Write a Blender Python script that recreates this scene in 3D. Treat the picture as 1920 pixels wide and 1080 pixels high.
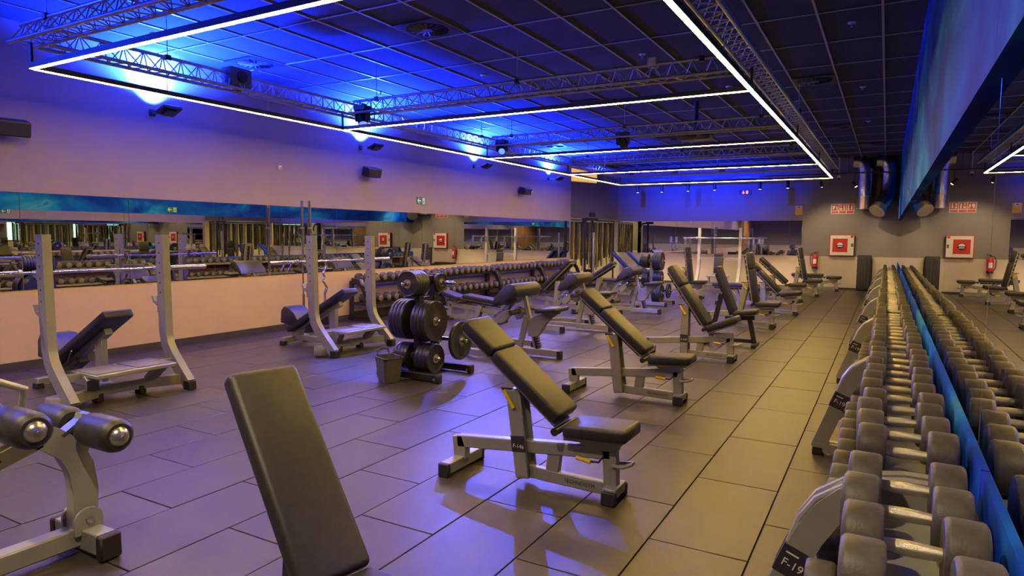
import bpy, bmesh, math, random
from mathutils import Vector, Matrix, Euler

S = bpy.context.scene
for o in list(bpy.data.objects):
    bpy.data.objects.remove(o, do_unlink=True)
COL = S.collection
R = math.radians
rnd = random.Random(7)

# ------------------------------------------------------------------ camera
F_PX, YAW, PITCH, ROLL, CAM_H = 1238.3, R(29.5), R(4.563), R(-0.388), 1.55
_fwd = Vector((-math.sin(YAW) * math.cos(PITCH), math.cos(YAW) * math.cos(PITCH), -math.sin(PITCH)))
_r0 = Vector((math.cos(YAW), math.sin(YAW), 0))
_d0 = _fwd.cross(_r0)
_right = math.cos(ROLL) * _r0 + math.sin(ROLL) * _d0
_down = -math.sin(ROLL) * _r0 + math.cos(ROLL) * _d0
cam_d = bpy.data.cameras.new('camera')
cam_d.sensor_width = 36.0
cam_d.lens = 36.0 * F_PX / 1920.0
cam_d.clip_start = 0.05
cam = bpy.data.objects.new('camera', cam_d)
COL.objects.link(cam)
cam.matrix_world = Matrix(((_right.x, -_down.x, -_fwd.x, 0), (_right.y, -_down.y, -_fwd.y, 0),
                           (_right.z, -_down.z, -_fwd.z, CAM_H), (0, 0, 0, 1)))
S.camera = cam

# ------------------------------------------------------------------ world, exposure, light
W = bpy.data.worlds.new('world')
S.world = W
W.use_nodes = True
W.node_tree.nodes['Background'].inputs[0].default_value = (0.02, 0.02, 0.03, 1)
W.node_tree.nodes['Background'].inputs[1].default_value = 0.0
S.view_settings.view_transform = 'Standard'
S.view_settings.look = 'None'
S.view_settings.gamma = 1.0
S.view_settings.use_curve_mapping = False
S.view_settings.exposure = 0.0
S.cycles.use_denoising = True
S.cycles.max_bounces = 12
S.cycles.glossy_bounces = 7
S.cycles.diffuse_bounces = 4
S.cycles.sample_clamp_indirect = 6.0
S.cycles.caustics_reflective = False
S.cycles.caustics_refractive = False

LED_STRENGTH = 122.0
LED_COLOR = (1.0, 0.62, 0.14)
FLOOD_W = 9500.0
FLOOD_COLOR = (0.004, 0.022, 1.0)
HEAD_W = 1600.0
ADDED_WASH_W = 850.0
TRACK_W = 230.0
DOWN_W = 420.0

def spot_light(name, loc, target, watts, color, angle, blend=0.5, radius=0.05, parent=None):
    d = bpy.data.lights.new(name, 'SPOT')
    d.energy = watts
    d.color = color
    d.spot_size = R(angle)
    d.spot_blend = blend
    d.shadow_soft_size = radius
    o = bpy.data.objects.new(name, d)
    COL.objects.link(o)
    o.location = loc
    o.rotation_euler = (Vector(target) - Vector(loc)).to_track_quat('-Z', 'Y').to_euler()
    return o

# room constants (metres)
XL, XR, YB, YF, ZC = -8.47, 0.30, 22.0, -6.0, 3.86
LED_X0, LED_X1, LED_Z = -6.75, -1.25, 3.0
LED_Y = [3.15, 7.05, 10.93, 14.62, 18.2]

def ray_dir(u, v):
    return _right * (u - 960) + _down * (v - 540) + _fwd * F_PX
def on_y(u, v, y):
    d = ray_dir(u, v); t = y / d.y
    return Vector((d.x * t, y, CAM_H + d.z * t))
def on_x(u, v, x):
    d = ray_dir(u, v); t = x / d.x
    return Vector((x, d.y * t, CAM_H + d.z * t))
def on_z(u, v, z):
    d = ray_dir(u, v); t = (z - CAM_H) / d.z
    return Vector((d.x * t, d.y * t, z))

# ------------------------------------------------------------------ materials
MATS = {}
def mat(name, color, rough=0.5, metal=0.0, var=0.0, scale=20.0, bump=0.0, bscale=200.0, emis=None, estr=0.0, objvar=0.0, spec=0.5, coat=0.0, stretch=None):
    m = bpy.data.materials.new(name)
    m.use_nodes = True
    nt = m.node_tree
    b = nt.nodes['Principled BSDF']
    b.inputs['Roughness'].default_value = rough
    b.inputs['Metallic'].default_value = metal
    b.inputs['Specular IOR Level'].default_value = spec
    b.inputs['Coat Weight'].default_value = coat
    tc = nt.nodes.new('ShaderNodeTexCoord')
    mp = nt.nodes.new('ShaderNodeMapping')
    if stretch: mp.inputs['Scale'].default_value = stretch
    nt.links.new(tc.outputs['Object'], mp.inputs[0])
    n = nt.nodes.new('ShaderNodeTexNoise')
    n.inputs['Scale'].default_value = scale
    n.inputs['Detail'].default_value = 5
    nt.links.new(mp.outputs[0], n.inputs['Vector'])
    cr = nt.nodes.new('ShaderNodeValToRGB')
    lo = [max(0, c * (1 - var)) for c in color]; hi = [min(1, c * (1 + var)) for c in color]
    cr.color_ramp.elements[0].position = 0.3; cr.color_ramp.elements[1].position = 0.7
    cr.color_ramp.elements[0].color = (*lo, 1); cr.color_ramp.elements[1].color = (*hi, 1)
    nt.links.new(n.outputs['Fac'], cr.inputs[0])
    out = cr.outputs[0]
    if objvar > 0:
        oi = nt.nodes.new('ShaderNodeObjectInfo')
        mr = nt.nodes.new('ShaderNodeMapRange')
        mr.inputs['To Min'].default_value = 1 - objvar; mr.inputs['To Max'].default_value = 1 + objvar
        nt.links.new(oi.outputs['Random'], mr.inputs[0])
        mx = nt.nodes.new('ShaderNodeVectorMath'); mx.operation = 'SCALE'
        nt.links.new(out, mx.inputs[0]); nt.links.new(mr.outputs[0], mx.inputs['Scale'])
        out = mx.outputs[0]
    nt.links.new(out, b.inputs['Base Color'])
    if bump > 0:
        n2 = nt.nodes.new('ShaderNodeTexNoise'); n2.inputs['Scale'].default_value = bscale
        nt.links.new(mp.outputs[0], n2.inputs['Vector'])
        bp = nt.nodes.new('ShaderNodeBump'); bp.inputs['Strength'].default_value = bump; bp.inputs['Distance'].default_value = 0.01
        nt.links.new(n2.outputs['Fac'], bp.inputs['Height'])
        nt.links.new(bp.outputs[0], b.inputs['Normal'])
    if emis:
        b.inputs['Emission Color'].default_value = (*emis, 1)
        b.inputs['Emission Strength'].default_value = estr
    MATS[name] = m
    return m

M = {}
M['silver'] = mat('silver paint', (0.33, 0.34, 0.33), 0.36, 0.25, 0.06, 8)
M['steel'] = mat('brushed steel', (0.5, 0.5, 0.5), 0.28, 0.9, 0.05, 30)
M['chrome'] = mat('chrome', (0.72, 0.71, 0.68), 0.14, 1.0, 0.03, 40)
M['grip'] = mat('knurled steel grip', (0.72, 0.69, 0.62), 0.36, 0.85, 0.06, 60, 0.3, 600)
M['vinyl'] = mat('black vinyl', (0.021, 0.022, 0.022), 0.42, 0, 0.2, 30, 0.15, 500)
M['vinyl_sheen'] = mat('dark padded vinyl', (0.032, 0.032, 0.036), 0.38, 0, 0.15, 25, 0.15, 500)
M['wrinkle'] = mat('gathered black cover', (0.03, 0.031, 0.033), 0.4, 0, 0.2, 20, 0.9, 34, stretch=(2.2, 0.6, 2.2))
M['black'] = mat('black paint', (0.02, 0.02, 0.022), 0.4, 0.1, 0.15, 15)
M['rubber'] = mat('black rubber', (0.018, 0.018, 0.018), 0.6, 0, 0.2, 60)
M['plate'] = mat('rubber plate', (0.026, 0.028, 0.042), 0.34, 0, 0.15, 18)
M['plate_face'] = mat('plate insert', (0.016, 0.016, 0.019), 0.5, 0, 0.15, 18)
M['db_head'] = mat('dumbbell rubber', (0.07, 0.065, 0.055), 0.5, 0, 0.25, 25, 0.1, 160, objvar=0.25)
M['db_face'] = mat('dumbbell end face', (0.16, 0.145, 0.125), 0.5, 0, 0.2, 40, objvar=0.2)
M['yellow'] = mat('yellow plastic', (0.85, 0.6, 0.02), 0.4, 0, 0.05)
M['red'] = mat('red enamel', (0.62, 0.02, 0.02), 0.35, 0, 0.05)
M['white'] = mat('white enamel', (0.78, 0.78, 0.76), 0.4, 0, 0.03)
M['tag'] = mat('dark tag', (0.03, 0.026, 0.04), 0.5, 0, 0.1)
M['tag_text'] = mat('tag lettering', (0.75, 0.75, 0.7), 0.6)
M['bucket'] = mat('grey plastic bucket', (0.1, 0.105, 0.1), 0.5, 0, 0.1)
M['green'] = mat('green sign', (0.0, 0.2, 0.07), 0.5)
M['amber'] = mat('amber sign', (0.85, 0.5, 0.02), 0.5)
M['grid'] = mat('ceiling grid metal', (0.42, 0.4, 0.38), 0.45, 0.3, 0.05)
M['tile'] = mat('black ceiling tile', (0.042, 0.042, 0.047), 0.9, 0, 0.25, 60, 0.25, 300, objvar=0.12)
M['diffuser'] = mat('diffuser plate', (0.12, 0.115, 0.11), 0.5, 0.2, 0.08)
M['dark'] = mat('dark void', (0.008, 0.008, 0.008), 0.8)
M['floor_tile'] = mat('rubber floor tile', (0.054, 0.048, 0.041), 0.34, 0, 0.16, 4, 0.18, 420, objvar=0.13)
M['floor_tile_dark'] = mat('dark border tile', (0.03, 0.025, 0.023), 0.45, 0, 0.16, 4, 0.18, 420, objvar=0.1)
M['floor_joint'] = mat('floor joint', (0.012, 0.011, 0.010), 0.8)
M['alu'] = mat('truss aluminium', (0.45, 0.44, 0.44), 0.32, 0.75, 0.05, 12)
M['led_body'] = mat('led profile', (0.03, 0.03, 0.035), 0.5, 0.3)
M['led'] = mat('led diffuser', (0.9, 0.8, 0.7), 0.5, emis=LED_COLOR, estr=LED_STRENGTH)
M['wood'] = mat('brown wood', (0.16, 0.06, 0.03), 0.5, 0, 0.4, 6, 0.1, 60, stretch=(1, 0.15, 6))
M['wood_slat'] = mat('pale wood slat', (0.5, 0.26, 0.1), 0.5, 0, 0.3, 5, stretch=(6, 6, 0.5))
M['blue_vinyl'] = mat('blue vinyl', (0.01, 0.03, 0.25), 0.4, 0, 0.1)
M['strap_black'] = mat('black strap', (0.03, 0.03, 0.028), 0.6, 0, 0.2, 40)
M['strap_yellow'] = mat('yellow strap', (0.75, 0.68, 0.03), 0.55, 0, 0.15, 30)
M['strap_grey'] = mat('grey strap', (0.22, 0.24, 0.2), 0.55, 0, 0.2, 30)
M['strap_brown'] = mat('brown strap', (0.16, 0.12, 0.05), 0.55, 0, 0.2, 30)
M['duct'] = mat('spiral duct metal', (0.55, 0.57, 0.58), 0.22, 1.0, 0.06, 14, 0.25, 30, stretch=(0.2, 0.2, 3))
M['duct_end'] = mat('duct collar metal', (0.5, 0.42, 0.32), 0.35, 1.0, 0.1, 14)
M['mint'] = mat('lit window glass', (0.6, 0.8, 0.7), 0.3, emis=(0.55, 1.0, 0.72), estr=2.5)
M['lightbox'] = mat('lit amber panel', (0.9, 0.6, 0.2), 0.5, emis=(1.0, 0.56, 0.1), estr=0.75)
M['clock_red'] = mat('clock digits', (0.6, 0.02, 0.01), 0.5, emis=(1.0, 0.12, 0.04), estr=7.0)
M['lens_warm'] = mat('warm lamp lens', (0.9, 0.8, 0.6), 0.4, emis=(1.0, 0.8, 0.5), estr=14.0)
M['lens_blue'] = mat('blue lamp lens', (0.5, 0.6, 0.9), 0.3, emis=(0.08, 0.2, 1.0), estr=2.0)
M['mat_grey'] = mat('ribbed grey tread', (0.2, 0.19, 0.2), 0.6, 0, 0.1, 60, 0.3, 200)
M['skirting'] = mat('dark skirting', (0.05, 0.045, 0.045), 0.6, 0, 0.1)
M['cream'] = mat('cream alcove paint', (0.6, 0.45, 0.25), 0.7, 0, 0.05, 3)

def mirror_mat():
    m = bpy.data.materials.new('mirror silvering'); m.use_nodes = True
    nt = m.node_tree; b = nt.nodes['Principled BSDF']
    b.inputs['Metallic'].default_value = 1.0; b.inputs['Roughness'].default_value = 0.0
    n = nt.nodes.new('ShaderNodeTexNoise'); n.inputs['Scale'].default_value = 3
    cr = nt.nodes.new('ShaderNodeValToRGB')
    cr.color_ramp.elements[0].color = (0.80, 0.82, 0.81, 1); cr.color_ramp.elements[1].color = (0.84, 0.86, 0.85, 1)
    nt.links.new(n.outputs['Fac'], cr.inputs[0]); nt.links.new(cr.outputs[0], b.inputs['Base Color'])
    return m
M['mirror'] = mirror_mat()

def wall_mat(name, low, high, zsplit):
    m = bpy.data.materials.new(name); m.use_nodes = True
    nt = m.node_tree; b = nt.nodes['Principled BSDF']; b.inputs['Roughness'].default_value = 0.75
    g = nt.nodes.new('ShaderNodeNewGeometry'); sp = nt.nodes.new('ShaderNodeSeparateXYZ')
    nt.links.new(g.outputs['Position'], sp.inputs[0])
    gt = nt.nodes.new('ShaderNodeMath'); gt.operation = 'GREATER_THAN'; gt.inputs[1].default_value = zsplit
    nt.links.new(sp.outputs['Z'], gt.inputs[0])
    mx = nt.nodes.new('ShaderNodeMix'); mx.data_type = 'RGBA'
    mx.inputs[6].default_value = (*low, 1); mx.inputs[7].default_value = (*high, 1)
    nt.links.new(gt.outputs[0], mx.inputs[0])
    n = nt.nodes.new('ShaderNodeTexNoise'); n.inputs['Scale'].default_value = 2.5; n.inputs['Detail'].default_value = 6
    mr = nt.nodes.new('ShaderNodeMapRange'); mr.inputs['To Min'].default_value = 0.92; mr.inputs['To Max'].default_value = 1.06
    nt.links.new(g.outputs['Position'], n.inputs['Vector']); nt.links.new(n.outputs['Fac'], mr.inputs[0])
    sc = nt.nodes.new('ShaderNodeVectorMath'); sc.operation = 'SCALE'
    nt.links.new(mx.outputs[2], sc.inputs[0]); nt.links.new(mr.outputs[0], sc.inputs['Scale'])
    nt.links.new(sc.outputs[0], b.inputs['Base Color'])
    n2 = nt.nodes.new('ShaderNodeTexNoise'); n2.inputs['Scale'].default_value = 160
    nt.links.new(g.outputs['Position'], n2.inputs['Vector'])
    bp = nt.nodes.new('ShaderNodeBump'); bp.inputs['Strength'].default_value = 0.06; bp.inputs['Distance'].default_value = 0.01
    nt.links.new(n2.outputs['Fac'], bp.inputs['Height']); nt.links.new(bp.outputs[0], b.inputs['Normal'])
    return m
M['wall'] = wall_mat('two-tone wall paint', (0.62, 0.54, 0.46), (0.26, 0.235, 0.225), 0.985)
M['wall_left'] = wall_mat('left wall paint', (0.60, 0.46, 0.33), (0.31, 0.25, 0.205), 0.90)

def mural_mat():
    m = bpy.data.materials.new('fluid paint mural'); m.use_nodes = True
    nt = m.node_tree; b = nt.nodes['Principled BSDF']; b.inputs['Roughness'].default_value = 0.85; b.inputs['Specular IOR Level'].default_value = 0.15
    g = nt.nodes.new('ShaderNodeNewGeometry')
    mp = nt.nodes.new('ShaderNodeMapping'); mp.inputs['Scale'].default_value = (1, 0.55, 0.9)
    nt.links.new(g.outputs['Position'], mp.inputs[0])
    n = nt.nodes.new('ShaderNodeTexNoise'); n.inputs['Scale'].default_value = 0.7; n.inputs['Detail'].default_value = 5; n.inputs['Distortion'].default_value = 2.2
    nt.links.new(mp.outputs[0], n.inputs['Vector'])
    cr = nt.nodes.new('ShaderNodeValToRGB')
    e = cr.color_ramp.elements
    e[0].position = 0.30; e[0].color = (0.002, 0.015, 0.22, 1)
    e[1].position = 0.84; e[1].color = (0.10, 0.33, 0.72, 1)
    for p, c in ((0.42, (0.001, 0.04, 0.62, 1)), (0.54, (0.002, 0.10, 0.82, 1)), (0.63, (0.006, 0.22, 0.92, 1)), (0.70, (0.05, 0.30, 0.85, 1)), (0.75, (0.004, 0.15, 0.85, 1))):
        x = e.new(p); x.color = c
    nt.links.new(n.outputs['Fac'], cr.inputs[0]); nt.links.new(cr.outputs[0], b.inputs['Base Color'])
    return m
M['mural'] = mural_mat()

# ------------------------------------------------------------------ mesh builder
class MB:
    def __init__(s): s.bm = bmesh.new()
    def box(s, c, d, rot=None, bev=0.0, seg=1):
        m = Matrix.Translation(c)
        if rot is not None: m = m @ (rot.to_4x4() if isinstance(rot, Matrix) else Euler(rot).to_matrix().to_4x4())
        m = m @ Matrix.Diagonal((d[0], d[1], d[2], 1))
        g = bmesh.ops.create_cube(s.bm, size=1.0, matrix=m)
        if bev > 0:
            ed = list({e for v in g['verts'] for e in v.link_edges})
            bmesh.ops.bevel(s.bm, geom=ed, offset=min(bev, 0.49 * min(d)), segments=seg, affect='EDGES', profile=0.5)
        return s
    def beam(s, p0, p1, w, h, up=(0, 0, 1), bev=0.0, seg=1):
        p0, p1 = Vector(p0), Vector(p1)
        x = (p1 - p0); L = x.length; x.normalize()
        upv = Vector(up)
        if abs(x.dot(upv)) > 0.98: upv = Vector((1, 0, 0)) if abs(x.x) < 0.9 else Vector((0, 1, 0))
        y = upv.cross(x).normalized(); z = x.cross(y)
        rot = Matrix((x, y, z)).transposed()
        return s.box((p0 + p1) / 2, (L, w, h), rot, bev, seg)
    def cyl(s, p0, p1, r, r2=None, seg=14, caps=True):
        p0, p1 = Vector(p0), Vector(p1)
        d = p1 - p0
        q = d.to_track_quat('Z', 'Y').to_matrix().to_4x4()
        bmesh.ops.create_cone(s.bm, cap_ends=caps, segments=seg, radius1=r, radius2=r if r2 is None else r2, depth=d.length,
                              matrix=Matrix.Translation((p0 + p1) / 2) @ q)
        return s
    def sphere(s, c, r, u=12, v=8, scale=(1, 1, 1)):
        bmesh.ops.create_uvsphere(s.bm, u_segments=u, v_segments=v, radius=r, matrix=Matrix.Translation(c) @ Matrix.Diagonal((*scale, 1)))
        return s
    def tube(s, pts, r, seg=8, closed=False):
        pts = [Vector(p) for p in pts]; n = len(pts); rings = []
        ref = None
        for i, p in enumerate(pts):
            if closed: t = pts[(i + 1) % n] - pts[i - 1]
            else: t = pts[min(i + 1, n - 1)] - pts[max(i - 1, 0)]
            t.normalize()
            if ref is None:
                ref = Vector((0, 0, 1)) if abs(t.z) < 0.9 else Vector((1, 0, 0))
            a = (ref - t * ref.dot(t)).normalized(); b = t.cross(a); ref = a
            rings.append([s.bm.verts.new(p + r * (math.cos(2 * math.pi * k / seg) * a + math.sin(2 * math.pi * k / seg) * b)) for k in range(seg)])
        m = n if closed else n - 1
        for i in range(m):
            A, B = rings[i], rings[(i + 1) % n]
            for k in range(seg):
                s.bm.faces.new((A[k], A[(k + 1) % seg], B[(k + 1) % seg], B[k]))
        if not closed:
            s.bm.faces.new(rings[0][::-1]); s.bm.faces.new(rings[-1])
        return s
    def ribbon(s, pts, lat, w, h):
        """rectangular section swept along pts; lat = constant lateral direction, w lateral size, h in-plane size"""
        pts = [Vector(p) for p in pts]; lat = Vector(lat).normalized(); rings = []
        n = len(pts)
        for i, p in enumerate(pts):
            t = (pts[min(i + 1, n - 1)] - pts[max(i - 1, 0)]).normalized()
            nn = t.cross(lat).normalized()
            rings.append([s.bm.verts.new(p + a * lat * w / 2 + b * nn * h / 2) for a, b in ((-1, -1), (1, -1), (1, 1), (-1, 1))])
        for i in range(n - 1):
            A, B = rings[i], rings[i + 1]
            for k in range(4):
                s.bm.faces.new((A[k], A[(k + 1) % 4], B[(k + 1) % 4], B[k]))
        s.bm.faces.new(rings[0][::-1]); s.bm.faces.new(rings[-1])
        return s
    def prism(s, poly, axis, c0, c1, bev=0.0, seg=1):
        def P(a, b, c): return {'x': (c, a, b), 'y': (a, c, b), 'z': (a, b, c)}[axis]
        A = [s.bm.verts.new(P(a, b, c0)) for a, b in poly]; B = [s.bm.verts.new(P(a, b, c1)) for a, b in poly]
        n = len(poly); fs = [s.bm.faces.new(A), s.bm.faces.new(B[::-1])]
        for k in range(n): fs.append(s.bm.faces.new((A[k], B[k], B[(k + 1) % n], A[(k + 1) % n])))
        if bev > 0:
            ed = list({e for f in fs[:2] for e in f.edges})
            bmesh.ops.bevel(s.bm, geom=ed, offset=bev, segments=seg, affect='EDGES', profile=0.5)
        return s
    def lathe(s, prof, origin, d, seg=24):
        origin = Vector(origin); d = Vector(d).normalized()
        a = (Vector((0, 0, 1)) if abs(d.z) < 0.9 else Vector((1, 0, 0))); a = (a - d * a.dot(d)).normalized(); b = d.cross(a)
        rings = []
        for r, t in prof:
            if r < 1e-5: rings.append([s.bm.verts.new(origin + d * t)])
            else: rings.append([s.bm.verts.new(origin + d * t + r * (math.cos(2 * math.pi * k / seg) * a + math.sin(2 * math.pi * k / seg) * b)) for k in range(seg)])
        for A, B in zip(rings, rings[1:]):
            for k in range(seg):
                k2 = (k + 1) % seg
                if len(A) == 1 and len(B) == 1: continue
                if len(A) == 1: s.bm.faces.new((A[0], B[k2], B[k]))
                elif len(B) == 1: s.bm.faces.new((A[k], A[k2], B[0]))
                else: s.bm.faces.new((A[k], A[k2], B[k2], B[k]))
        return s
    def quad(s, *p):
        s.bm.faces.new([s.bm.verts.new(q) for q in p]); return s
    def mesh(s, name, m, smooth=True, angle=38):
        bmesh.ops.recalc_face_normals(s.bm, faces=s.bm.faces[:])
        me = bpy.data.meshes.new(name); s.bm.to_mesh(me); s.bm.free()
        me.materials.append(M[m] if isinstance(m, str) else m)
        if smooth:
            me.polygons.foreach_set('use_smooth', [True] * len(me.polygons)); me.set_sharp_from_angle(angle=R(angle))
        return me
    def build(s, name, m, parent=None, loc=None, smooth=True):
        return put(name, s.mesh(name, m, smooth), parent, loc)

def put(name, me, parent=None, loc=None, rot=None):
    o = bpy.data.objects.new(name, me); COL.objects.link(o)
    if parent: o.parent = parent
    if loc is not None: o.location = loc
    if rot is not None: o.rotation_euler = rot
    return o
def tag(o, label=None, cat=None, group=None, kind=None):
    if label: o['label'] = label
    if cat: o['category'] = cat
    if group: o['group'] = group
    if kind: o['kind'] = kind
    return o
def thing(name, label, cat, loc=(0, 0, 0), rz=0.0, group=None):
    o = bpy.data.objects.new(name, None); COL.objects.link(o); o.empty_display_size = 0.1
    o.location = loc; o.rotation_euler = (0, 0, rz)
    return tag(o, label, cat, group)
def copy_tree(o, parent=None):
    c = o.copy(); COL.objects.link(c); c.parent = parent
    for ch in o.children: copy_tree(ch, c)
    return c
def ordn(n):
    s = 'th' if 10 <= n % 100 <= 20 else {1: 'st', 2: 'nd', 3: 'rd'}.get(n % 10, 'th')
    return '%d%s' % (n, s)
def text_mesh(txt, size, m, name='lettering', align='CENTER'):
    cu = bpy.data.curves.new(name, 'FONT'); cu.body = txt; cu.size = size; cu.align_x = align; cu.align_y = 'CENTER'; cu.extrude = 0.0006
    o = bpy.data.objects.new(name, cu); COL.objects.link(o)
    dg = bpy.context.evaluated_depsgraph_get(); dg.update()
    me = bpy.data.meshes.new_from_object(o.evaluated_get(dg))
    bpy.data.objects.remove(o, do_unlink=True); bpy.data.curves.remove(cu)
    me.materials.clear(); me.materials.append(M[m]); me.name = name
    return me

# ------------------------------------------------------------------ setting: floor
TW, TL = 0.49, 1.0055
floor = tag(MB().box(((XL + XR) / 2 - 1.2, (YB + YF) / 2, -0.06), (XR - XL + 2.9 + 1.0, YB - YF + 0.6, 0.1)).build('floor', 'floor_joint'), kind='structure')
tile_me = MB().box((0, 0, 0), (TW - 0.007, TL - 0.008, 0.012), bev=0.002).mesh('tile', 'floor_tile')
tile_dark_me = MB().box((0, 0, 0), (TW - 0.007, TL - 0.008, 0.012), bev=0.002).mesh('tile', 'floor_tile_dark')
cells = []
ncol = int((XR - XL) / TW) + 2
for ci in range(-1, ncol):
    x0 = -0.51 - ci * TW; xc = x0 - TW / 2
    xa, xb = max(x0 - TW, XL), min(x0, XR)
    if xb - xa < 0.02: continue
    off = 3.215 if ci % 2 == 0 else 3.69
    k = -10
    while True:
        y0 = off + k * TL; k += 1
        if y0 > YB: break
        ya, yb = max(y0, YF), min(y0 + TL, YB)
        if yb - ya < 0.02: continue
        full = abs((xb - xa) - TW) < 1e-4 and abs((yb - ya) - TL) < 1e-4
        cells.append((xa, xb, ya, yb, full))
def vis_key(c):
    p = Vector(((c[0] + c[1]) / 2, (c[2] + c[3]) / 2, 0)); d = p - Vector((0, 0, CAM_H))
    z = d.dot(_fwd)
    if z < 0.4: return 99
    u = 960 + F_PX * d.dot(_right) / z; v = 540 + F_PX * d.dot(_down) / z
    if not (-250 < u < 2100 and v < 1300): return 98
    return d.length
cells.sort(key=vis_key)
rest = MB(); restd = MB(); nt_ = 0
for c in cells:
    xa, xb, ya, yb, full = c
    ctr = ((xa + xb) / 2, (ya + yb) / 2, -0.006 + rnd.uniform(-0.0012, 0.0008))
    if nt_ < 298 and vis_key(c) < 90:
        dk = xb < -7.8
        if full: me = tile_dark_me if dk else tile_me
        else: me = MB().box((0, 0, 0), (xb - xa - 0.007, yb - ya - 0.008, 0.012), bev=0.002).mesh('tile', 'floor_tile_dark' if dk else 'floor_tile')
        put('tile', me, floor, ctr); nt_ += 1
    else:
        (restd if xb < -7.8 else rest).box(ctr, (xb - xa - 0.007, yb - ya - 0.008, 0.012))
tag(rest.build('tile_field', 'floor_tile', floor, smooth=False), kind='stuff')
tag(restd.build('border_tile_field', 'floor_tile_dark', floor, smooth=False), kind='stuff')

# ------------------------------------------------------------------ setting: ceiling
ceiling = tag(MB().box(((XL + XR) / 2 - 1.2, (YB + YF) / 2, ZC + 0.12), (XR - XL + 2.9 + 1.0, YB - YF + 0.6, 0.1)).build('ceiling', 'dark'), kind='structure')
CW, CL = 0.595, 1.165
DIFF = [(-1.017, 10.85), (-1.063, 15.57), (-0.431, 18.79), (-4.56, 6.17), (-7.55, 6.27), (-4.58, 10.89), (-7.5, 10.97), (-7.44, 15.6), (-4.5, 15.6)]
xs = [-0.142 + CW] + [-0.142 - CW * i for i in range(0, 16)]
ys = [8.85 + CL * k for k in range(-13, 12)]
ys = [y for y in ys if YF < y < YB]
xlines = [x for x in xs if XL < x < XR]
ctile_me = MB().box((0, 0, 0), (CW - 0.022, CL - 0.022, 0.015), bev=0.003).mesh('ceiling_tile', 'tile')
restc = MB(); nC = 0
xe = [XR] + xlines + [XL]; ye = [YF] + ys + [YB]
for i in range(len(xe) - 1):
    for j in range(len(ye) - 1):
        xb, xa, ya, yb = xe[i], xe[i + 1], ye[j], ye[j + 1]
        ctr = ((xa + xb) / 2, (ya + yb) / 2, ZC + 0.014)
        hole = any(xa <= dx < xb and ya <= dy < yb for dx, dy in DIFF)
        if hole: pass
        full = abs(xb - xa - CW) < 1e-3 and abs(yb - ya - CL) < 1e-3
        if xb - xa < 0.05 or yb - ya < 0.05: continue
        if yb > 2.5 and nC < 298:
            me = ctile_me if full else MB().box((0, 0, 0), (xb - xa - 0.022, yb - ya - 0.022, 0.015), bev=0.003).mesh('ceiling_tile', 'tile')
            put('ceiling_tile', me, ceiling, ctr); nC += 1
        else:
            restc.box(ctr, (xb - xa - 0.022, yb - ya - 0.022, 0.015))
tag(restc.build('tile_field', 'tile', ceiling, smooth=False), kind='stuff')
bar_me = MB().box((0, 0, 0), (0.024, YB - YF, 0.012)).mesh('grid_bar', 'grid', smooth=False)
for x in xlines: put('grid_bar', bar_me, ceiling, (x, (YB + YF) / 2, ZC))
barx_me = MB().box((0, 0, 0), (XR - XL, 0.016, 0.010)).mesh('grid_bar', 'grid', smooth=False)
for y in ys: put('grid_bar', barx_me, ceiling, ((XR + XL) / 2, y, ZC + 0.0005))

def make_diffuser():
    root = thing('ceiling_diffuser', '', 'vent')
    m = MB(); n = 28; ro, s_ = 0.24, 0.29
    # square plate with a round hole
    vs_o = []; vs_i = []
    for k in range(n):
        a = 2 * math.pi * (k + 0.5) / n; c_, q = math.cos(a), math.sin(a); f = s_ / max(abs(c_), abs(q))
        vs_o.append(m.bm.verts.new((c_ * f, q * f, 0))); vs_i.append(m.bm.verts.new((c_ * ro, q * ro, 0)))
    for k in range(n): m.bm.faces.new((vs_o[k], vs_o[(k + 1) % n], vs_i[(k + 1) % n], vs_i[k]))
    bmesh.ops.solidify(m.bm, geom=m.bm.faces[:], thickness=0.012)
    m.build('face_plate', 'diffuser', root, smooth=False)
    MB().cyl((0, 0, 0.006), (0, 0, 0.012), 0.245, seg=28).build('backing', 'dark', root)
    MB().cyl((0, 0, -0.012), (0, 0, 0.004), 0.06, seg=20).build('hub', 'diffuser', root)
    vane = MB().box((0.148, 0, 0), (0.165, 0.022, 0.003), (R(35), 0, 0)).mesh('vane', 'diffuser', smooth=False)
    for k in range(18): put('vane', vane, root, (0, 0, -0.002), (0, 0, 2 * math.pi * k / 18))
    return root
diff0 = make_diffuser()
dlab = ['round swirl diffuser in the ceiling right of the right-hand truss, nearest', 'round swirl diffuser in ceiling right of truss, second from camera',
        'far swirl diffuser in ceiling near the two silver ducts', 'large swirl diffuser in blue-lit ceiling near the top of the photo centre',
        'dark square diffuser in bright blue ceiling beside the left truss box', 'swirl diffuser in ceiling behind the second light bar, centre',
        'swirl diffuser in ceiling left of centre beyond the first cross truss', 'far swirl diffuser over the left wall floodlights', 'far swirl diffuser above the middle of the room']
for i, (x, y) in enumerate(DIFF):
    o = diff0 if i == 0 else copy_tree(diff0)
    # snap to its tile cell
    cx = -0.142 - CW * (math.floor((-0.142 - x) / CW) + 0.5); o.location = (cx, y, ZC - 0.012)
    tag(o, dlab[i], 'vent', 'swirl air diffusers in the ceiling')

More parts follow.
